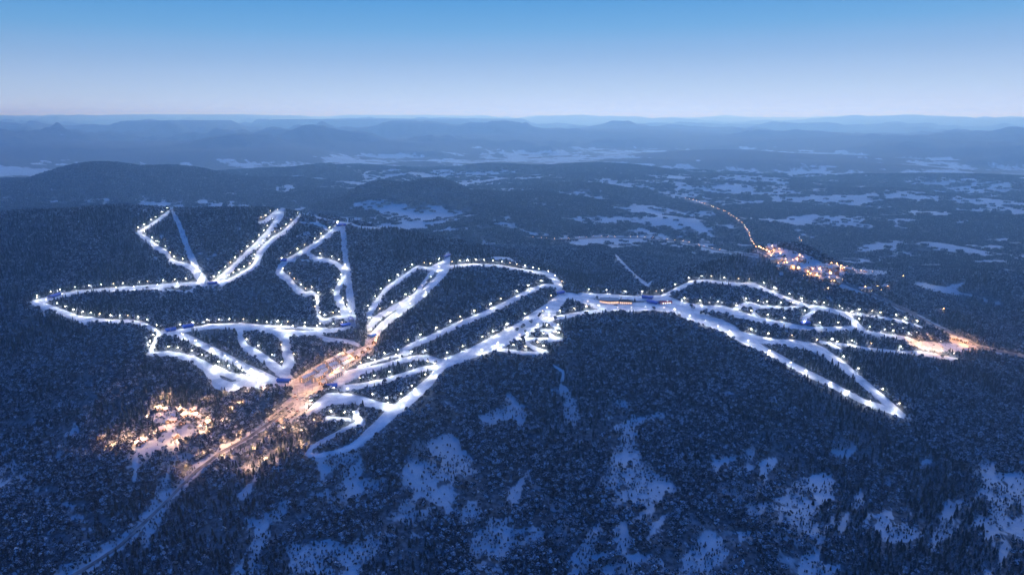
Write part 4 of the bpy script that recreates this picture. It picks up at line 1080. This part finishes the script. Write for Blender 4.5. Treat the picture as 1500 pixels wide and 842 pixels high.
# ------------------------------------------------------------------ lift stations under blue vaults
def vault(L, Wd, z0, rise, t=.35, n=10, over=.8):
    mb = MB(); vs = []
    for X in (-L / 2 - over, L / 2 + over):
        for off in (0, t):
            for k in range(n + 1):
                a = math.pi * k / n
                vs.append((X, -(Wd / 2 + over + off) * math.cos(a), z0 + (rise + off) * math.sin(a)))
    m = n + 1; f = []
    for k in range(n):
        f += [(m + k, m + k + 1, 3 * m + k + 1, 3 * m + k), (k, 2 * m + k, 2 * m + k + 1, k + 1), (k, k + 1, m + k + 1, m + k), (2 * m + k, 3 * m + k, 3 * m + k + 1, 2 * m + k + 1)]
    return mb.add(vs, f + [(0, m, 3 * m, 2 * m), (n, 2 * m + n, 3 * m + n, m + n)])
def station(p, q, label, roof=M_BLUE, Wd=11.0, name='lift_station', cat='lift station', group='blue roofed lift stations', zh=4.6, rise=3.4):
    a, L = heading(p, q); L = max(12, min(L, 34))
    x, y, h = (float(v[0]) for v in land((p[0] + q[0]) / 2, (p[1] + q[1]) / 2))
    e = empty(name, (x, y, h), a); tag(e, label, cat, group)
    vault(L, Wd, zh, rise).build('roof', roof, e)
    MB().box(-L / 2, L / 2, -Wd / 2, -Wd / 2 + .3, 1.0, zh + .1).build('side_wall', roof, e)
    MB().box(-L / 2, L / 2, Wd / 2 - .3, Wd / 2, 1.0, zh + .1).build('side_wall', roof, e)
    MB().box(-L / 2 + .4, L / 2 - .4, -Wd / 2 - .06, -Wd / 2 - .01, 2.2, 3.3).build('window_band', M_GLASS, e)
    for sx in (-1, 1):
        for sy in (-1, 1):
            MB().box(sx * (L / 2 - 1.2) - .35, sx * (L / 2 - 1.2) + .35, sy * (Wd / 2 - 1.2) - .35, sy * (Wd / 2 - 1.2) + .35, -2, zh).build('pillar', M_CONC, e)
    MB().tube((-L / 2 - .3, 0, 3.2), (-L / 2 - .3, 0, 3.6), 2.4, n=14).build('bull_wheel', M_STEEL, e)
    return e
STN = [((73,437),(87,433),'blue-roofed lift station on the far left end of the hilltop traverse'),
 ((305,418.5),(317,415),'blue-roofed lift station where the two long hilltop runs meet the traverse'),
 ((243,486),(257,484),'lower blue-roofed station of the pair on the left ridge corner'),
 ((268,481),(283,479),'upper blue-roofed station of the pair on the left ridge'),
 ((410,310.5),(421,308.5),'tiny blue-roofed station on the far left hill top at the head of the long run'),
 ((493,332),(506,331),'blue-roofed top station at the head of the unlit lift line on the left hill'),
 ((411,384.5),(420,381.5),'small blue-roofed station at the bend of the west circuit run'),
 ((514,466.5),(515.5,474),'blue-roofed bottom station at the foot of the unlit lift line'),
 ((499,479),(512,477),'low blue-roofed station at the right end of the left balcony run'),
 ((650,379),(658,375),'blue-roofed summit station on top of the middle ridge'),
 ((814,431.5),(825,430),'blue-roofed station at the head of the great slope'),
 ((941,437),(956,438),'rear blue-roofed station on the saddle beside the red tent'),
 ((949,443),(964,446),'front blue-roofed station on the saddle touching the red tent'),
 ((1171,475.5),(1185,475.5),'blue-roofed station at the foot of the hook run on the right hill'),
 ((407,558.5),(425,561),'blue-roofed valley station where the left runs reach the village'),
 ((477,568),(494,567),'big blue-roofed valley station on the snow plaza'),
 ((541,497),(550,491),'blue-roofed station at the top of the golden resort street')]
for p, q, lb in STN: station(p, q, lb)
rt, L = heading((966, 445.5), (985, 443.5)); x, y, h = (float(v[0]) for v in land(975, 444.5))
e = empty('event_tent', (x, y, h), rt); tag(e, 'long red-roofed event tent on the saddle beside the blue stations', 'tent')
MB().gable(-15, 15, -4.5, 4.5, 4.0, 6.6, .25, .5).build('roof', M_RED, e)
MB().house_walls(-15, 15, -4.4, 4.4, -2, 3.95, 6.4).build('walls', M_RED, e)
MB().box(-15.1, -13, -4.55, -4.42, 0, 3.6).build('door', M_WHITE, e)
for k in range(4): MB().box(-10 + 6 * k, -7 + 6 * k, -4.56, -4.42, 1.2, 3.0).build('window', M_WINCOOL, e)

# ------------------------------------------------------------------ summit lodge on the saddle: a crescent hall and a straight wing
rz, L = heading((880, 442), (927, 445)); x, y, h = (float(v[0]) for v in land(900, 444))
e = empty('summit_lodge', (x, y, h), rz); tag(e, 'crescent-roofed summit lodge with glowing orange facade on the snowy saddle', 'lodge')
nseg = 12; xs = np.linspace(-36, 10, nseg + 1); front = -3 - 9 * np.sin(np.linspace(0, math.pi, nseg + 1)) ; back = np.full(nseg + 1, 9.0) - 2 * np.sin(np.linspace(0, math.pi, nseg + 1))
def ribbon(z_f, z_b, t, fo):
    v = []; f = []
    for k in range(nseg + 1):
        u = math.sin(math.pi * k / nseg)
        v += [(xs[k], front[k] - fo, z_f + u * .8), (xs[k], back[k] + fo, z_b + u * .8), (xs[k], front[k] - fo, z_f + u * .8 + t), (xs[k], back[k] + fo, z_b + u * .8 + t)]
    for k in range(nseg):
        a, b = 4 * k, 4 * k + 4
        f += [(a + 2, b + 2, b + 3, a + 3), (a, a + 1, b + 1, b), (a, b, b + 2, a + 2), (a + 1, a + 3, b + 3, b + 1)]
    return MB().add(v, f + [(0, 2, 3, 1), (4 * nseg, 4 * nseg + 1, 4 * nseg + 3, 4 * nseg + 2)])
ribbon(8.2, 10.6, .5, 1.2).build('crescent_roof', plain('snow_dusted_roof', (.30, .33, .38), .8), e)
ribbon(7.4, 9.8, .7, 1.6).build('roof_edge', M_DARK, e)
for k in range(nseg):
    a = np.array((xs[k], front[k])); b = np.array((xs[k + 1], front[k + 1]))
    MB().add([(*a, -2), (*b, -2), (*b, 7.6), (*a, 7.6), (a[0], a[1] + .4, -2), (b[0], b[1] + .4, -2), (b[0], b[1] + .4, 7.6), (a[0], a[1] + .4, 7.6)],
             [(0, 1, 2, 3), (5, 4, 7, 6), (0, 3, 7, 4), (1, 5, 6, 2), (3, 2, 6, 7), (0, 4, 5, 1)]).build('facade_bay', M_WALL, e)
    d = b - a; nrm = np.array((d[1], -d[0])) / np.hypot(*d) * .06; a2, b2 = a + d * .1 + nrm, b - d * .1 + nrm
    MB().add([(*a2, 1.0), (*b2, 1.0), (*b2, 5.4), (*a2, 5.4), (*(a2 + nrm), 1.0), (*(b2 + nrm), 1.0), (*(b2 + nrm), 5.4), (*(a2 + nrm), 5.4)],
             [(4, 5, 6, 7), (0, 4, 7, 3), (1, 2, 6, 5), (3, 7, 6, 2), (0, 1, 5, 4), (0, 3, 2, 1)]).build('window', M_WIN, e)
MB().box(-35, 9, 6.4, 7.0, -2, 8.6).build('rear_wall', M_WALL, e)
MB().box(11, 43, -6, 7, -2, 6.5).build('wing_walls', M_WALL, e)
MB().gable(11, 43, -6, 7, 6.52, 9.6, .5, .9).build('wing_roof', M_DARK, e)
for k in range(6): MB().box(13 + 5 * k, 16.4 + 5 * k, -6.14, -6.02, 1.2, 4.8).build('window', M_WIN, e)
for k in range(2): MB().box(20 + 12 * k, 21.4 + 12 * k, 1.5, 2.7, 7, 11).build('chimney', M_CONC, e)
MB().box(-30, 8, -22, -14, -3, .35).build('terrace', M_DARK, e)

# ------------------------------------------------------------------ lifts
cab_body = MB(); cab_body.add([(-1.2, -1.0, -3.4), (1.2, -1.0, -3.4), (1.2, 1.0, -3.4), (-1.2, 1.0, -3.4), (-1.5, -1.2, -2.2), (1.5, -1.2, -2.2), (1.5, 1.2, -2.2), (-1.5, 1.2, -2.2), (-1.1, -.9, -.9), (1.1, -.9, -.9), (1.1, .9, -.9), (-1.1, .9, -.9)],
    [(0, 3, 2, 1), (0, 1, 5, 4), (1, 2, 6, 5), (2, 3, 7, 6), (3, 0, 4, 7), (4, 5, 9, 8), (5, 6, 10, 9), (6, 7, 11, 10), (7, 4, 8, 11), (8, 9, 10, 11)])
cab_mesh = cab_body.mesh('body', M_WHITE)
cabwin_mesh = MB().box(-1.0, 1.0, -1.24, -1.1, -2.1, -1.2).box(-1.0, 1.0, 1.1, 1.24, -2.1, -1.2).box(1.32, 1.52, -.8, .8, -2.15, -1.4).box(-1.52, -1.32, -.8, .8, -2.15, -1.4).mesh('windows', M_WINCOOL)
cabarm_mesh = MB().tube((0, 0, -.95), (0, 0, .05), .07).mesh('hanger', M_STEEL)
seat_mesh = MB().box(-1.1, 1.1, -.3, .3, -2.3, -2.15).box(-1.1, 1.1, .24, .34, -2.15, -1.5).mesh('seat', M_DARK)
chairarm_mesh = MB().tube((0, 0, 0), (0, .25, -1.5), .05).tube((-1.0, .3, -1.5), (1.0, .3, -1.5), .05).mesh('hanger', M_STEEL)
tower_mast = MB().tube((0, 0, -2), (0, 0, 9.6), .42, .30, 8).mesh('mast', M_STEEL)
tower_arm = MB().box(-3.4, 3.4, -.2, .2, 9.6, 10.0).mesh('crossarm', M_STEEL)
tower_sheave = MB().box(-.15, .15, -1.2, 1.2, 10.0, 10.35).mesh('sheave', M_STEEL)
def lift(P, ntow, ncar, kind, lname):
    Q, _ = resample([(*p, 1) for p in P], 2.0); x, y, z = land(Q[:, 0], Q[:, 1])
    A_, B_ = np.array((x[0], y[0])), np.array((x[-1], y[-1])); D = B_ - A_; ln = np.hypot(*D); D /= ln
    ang = math.atan2(D[1], D[0]) - math.pi / 2; Nn_ = np.array((math.cos(ang), math.sin(ang)))
    ts = np.linspace(0.0, 1, ntow); tx = A_[0] + D[0] * ln * ts; ty = A_[1] + D[1] * ln * ts; tz = ground(tx, ty)
    for k in range(ntow):
        e = empty('lift_tower', (float(tx[k]), float(ty[k]), float(tz[k])), ang); tag(e, '%s steel lift tower from the top of the %s' % (ordinal(k), lname), 'lift tower', 'lift towers')
        link('mast', tower_mast, e); link('crossarm', tower_arm, e)
        for s in (-1, 1): link('sheave', tower_sheave, e, (3.2 * s, 0, 0))
    def rope(t, s):
        k = min(ntow - 2, int(t * (ntow - 1))); u = t * (ntow - 1) - k
        zz = (tz[k] + 10.3) * (1 - u) + (tz[k + 1] + 10.3) * u - 4 * u * (1 - u) * 1.2
        return np.array((A_[0] + D[0] * ln * t + Nn_[0] * 3.2 * s, A_[1] + D[1] * ln * t + Nn_[1] * 3.2 * s, zz))
    mb = MB(); M = (ntow - 1) * 4
    for s in (-1, 1):
        for k in range(M): mb.tube(rope(k / M, s), rope((k + 1) / M, s), .045, n=3)
    o = mb.build('haul_rope', M_STEEL); tag(o, 'thin steel rope loop of the %s' % lname, 'cable')
    for k in range(ncar):
        s = 1 if k % 2 else -1; p = rope((k + .5) / ncar, s)
        if kind == 'gondola':
            e = empty('gondola_cabin', p, ang); tag(e, '%s lit white gondola cabin from the top of the %s' % (ordinal(k), lname), 'gondola', 'gondola cabins')
            link('body', cab_mesh, e); link('windows', cabwin_mesh, e); link('hanger', cabarm_mesh, e)
        else:
            e = empty('lift_chair', p, ang); tag(e, '%s dark lift chair from the top of the %s' % (ordinal(k), lname), 'chair', 'lift chairs')
            link('seat', seat_mesh, e); link('hanger', chairarm_mesh, e)
lift([(968,446),(1085,469),(1150,482),(1230,494),(1300,500),(1385,507)], 16, 22, 'gondola', 'right hill gondola line')
lift([(251,311),(301,416)], 12, 14, 'chair', 'far left hill chairlift')
lift([(502,334),(516,472)], 13, 16, 'chair', 'west circuit chairlift')
lift([(250,487),(412,560)], 9, 14, 'chair', 'straight left run chairlift')
lift([(818,434),(730,497),(655,528)], 9, 14, 'chair', 'great slope chairlift')

# ------------------------------------------------------------------ parked cars
car_v = MB().box(-2.2, 2.2, -.9, .9, .35, .95)
car_v.add([(-1.5, -.85, .95), (1.1, -.85, .95), (1.1, .85, .95), (-1.5, .85, .95), (-1.1, -.7, 1.5), (.6, -.7, 1.5), (.6, .7, 1.5), (-1.1, .7, 1.5)], [(4, 5, 6, 7), (0, 1, 5, 4), (1, 2, 6, 5), (2, 3, 7, 6), (3, 0, 4, 7)])
nb = len(car_v.f)
for sx in (-1.35, 1.35):
    for sy in (-.95, .75): car_v.tube((sx, sy, .34), (sx, sy + .2, .34), .34, n=8)
cars = []
M_TYRE = plain('tyre', (.02, .02, .02), .9)
for cn, c in (('white', (.75, .75, .75)), ('silver', (.4, .41, .42)), ('black', (.02, .02, .022)), ('red', (.35, .02, .02))):
    fm = [0] * 6 + [0] + [1] * 4 + [2] * (len(car_v.f) - nb)
    cars.append((cn, mesh_np('car', car_v.v, car_v.f, [plain('%s_car_paint' % cn, c, .35, noise=.03), M_GLASS, M_TYRE], fm)))
cx_, cy2, _ = land([p[0] for p in CARPARK], [p[1] for p in CARPARK]); poly_w = list(zip(cx_, cy2))
ax, L = heading((445, 586), (405, 616)); u = np.array((math.cos(ax), math.sin(ax))); v_ = np.array((-u[1], u[0])); cen = np.array((cx_.mean(), cy2.mean()))
ncar = 0
for r_, off in enumerate(np.arange(-60, 61, 7.0)):
    for k in np.arange(-110, 111, 2.9):
        p = cen + u * k + v_ * (off + (1.2 if r_ % 2 else -1.2))
        if not in_poly(np.array([p[0]]), np.array([p[1]]), poly_w)[0] or random.random() < .22 or ncar >= 290: continue
        if int(k // 26) % 5 == 4: continue
        cn, cm = random.choices(cars, (5, 4, 3, 1))[0]
        o = link('parked_car', cm, None, (float(p[0]), float(p[1]), float(ground(p[:1], p[1:])[0]) + .66), ax + math.pi / 2 + (math.pi if random.random() < .5 else 0))
        tag(o, '%s car parked in the rows of the golden lit car park' % cn, 'car', 'cars parked below the resort village'); ncar += 1
print('cars', ncar)

# ------------------------------------------------------------------ the valley town
def spread(cx, cy, sx, sy, n):
    return [(random.gauss(cx, sx), random.gauss(cy, sy)) for _ in range(n)]
TOWN = spread(1131, 367, 3, 2.2, 6) + spread(1135, 381, 3, 2, 8) + spread(1144, 377, 2, 1.5, 3) + spread(1172, 381, 4, 2, 9) + spread(1158, 392, 7, 2.5, 12) + spread(1177, 398, 7, 2.4, 14) + spread(1196, 402, 8, 2, 16) + spread(1205, 393, 8, 1.8, 8) + spread(1222, 393, 7, 1.6, 8) + spread(1245, 398.5, 10, .8, 8) + spread(1225, 413, 4, 1.6, 6) + spread(1171, 352, 2, 1.5, 3) + spread(1268, 426, 5, 1.2, 5) + spread(1291, 422, 6, 1.5, 4) + spread(1210, 410, 6, 1.0, 5)
for x, y in TOWN:
    house('town_house', random.choice(('block', 'lodge', 'chalet')), x, y, random.uniform(0, 3.1), 'small snow-roofed house of the lit town in the distant right valley', 'house', 'houses of the valley town', windows=False)
town_lamps = [(1131,366),(1134,372),(1128,374),(1137,384),(1130,380),(1143,377),(1170,379),(1175,382),(1168,385),(1153,390),(1160,396),(1170,397),(1180,400),(1190,400),(1196,404),(1203,402),(1210,402),(1186,406),(1195,408),(1204,393),(1218,391),(1226,392),(1236,398),(1250,399),(1262,399.5),(1223,412),(1228,415),(1215,412),(1212,428),(1171,351),(1174,355),(1268,426),(1300,423),(1381,457),(1322,408)]
for k, (x, y) in enumerate(spread(1133, 374, 3, 5, 10) + spread(1160, 390, 9, 4, 12) + spread(1190, 401, 12, 2.5, 22) + spread(1225, 394, 14, 2.5, 14) + spread(1255, 399, 10, .8, 6) + spread(1225, 413, 7, 2, 8) + spread(1280, 425, 12, 3, 6)):
    street_lamp(x, y, 'warm street lamp among the houses of the distant valley town', 'street lamps of the valley town', None, 6.0, random.uniform(.7, 1.3), True)
for k, (x, y) in enumerate(town_lamps + [(1140,370),(1150,385),(1165,391),(1200,399),(1215,405),(1232,395)]): street_lamp(x, y, 'warm street lamp among the houses of the distant valley town', 'street lamps of the valley town', town_d, 6.0, 1.6, True)
M_PINK = M_WARM
for k, x, y in along([(1004,292),(1030,300),(1062,312),(1085,327),(1096,341),(1098,352),(1107,366),(1130,376)], 34): street_lamp(x, y, 'warm street lamp along the lit road winding down to the valley town', 'street lamps of the winding valley road', None, 6, 1.9, True)
for k, x, y in along([(775,349),(815,352),(880,348),(940,349),(1000,355),(1060,369)], 26): street_lamp(x, y, 'warm street lamp along the straight valley road behind the middle ridge', 'street lamps of the straight valley road', None, 6, 1.2, True)
for k, x, y in along([(1430,505),(1465,513.5),(1500,520)], 6): street_lamp(x, y, '%s warm street lamp along the road leaving the right base' % ordinal(k), 'street lamps of the right base road', warm_d)
# ------------------------------------------------------------------ haze
hz = MB().box(-62500, 62500, -62500, 62500, float(VZ.min()) - 1.5, max(CAM_Z, float(VZ.max())) + 170)
hm = bpy.data.materials.new('haze'); hm.use_nodes = True
hn = hm.node_tree; hn.nodes.clear()
ho = hn.nodes.new('ShaderNodeOutputMaterial'); hv = hn.nodes.new('ShaderNodeVolumePrincipled')
hv.inputs['Color'].default_value = (.32, .58, 1.0, 1); hv.inputs['Density'].default_value = 7.2e-5; hv.inputs['Anisotropy'].default_value = .68
hv.inputs['Absorption Color'].default_value = (1, 1, 1, 1)
hv.inputs['Density Attribute'].default_value = ''
hn.links.new(hv.outputs[0], ho.inputs['Volume'])
hzo = hz.build('haze', hm); tag(hzo, kind='stuff')
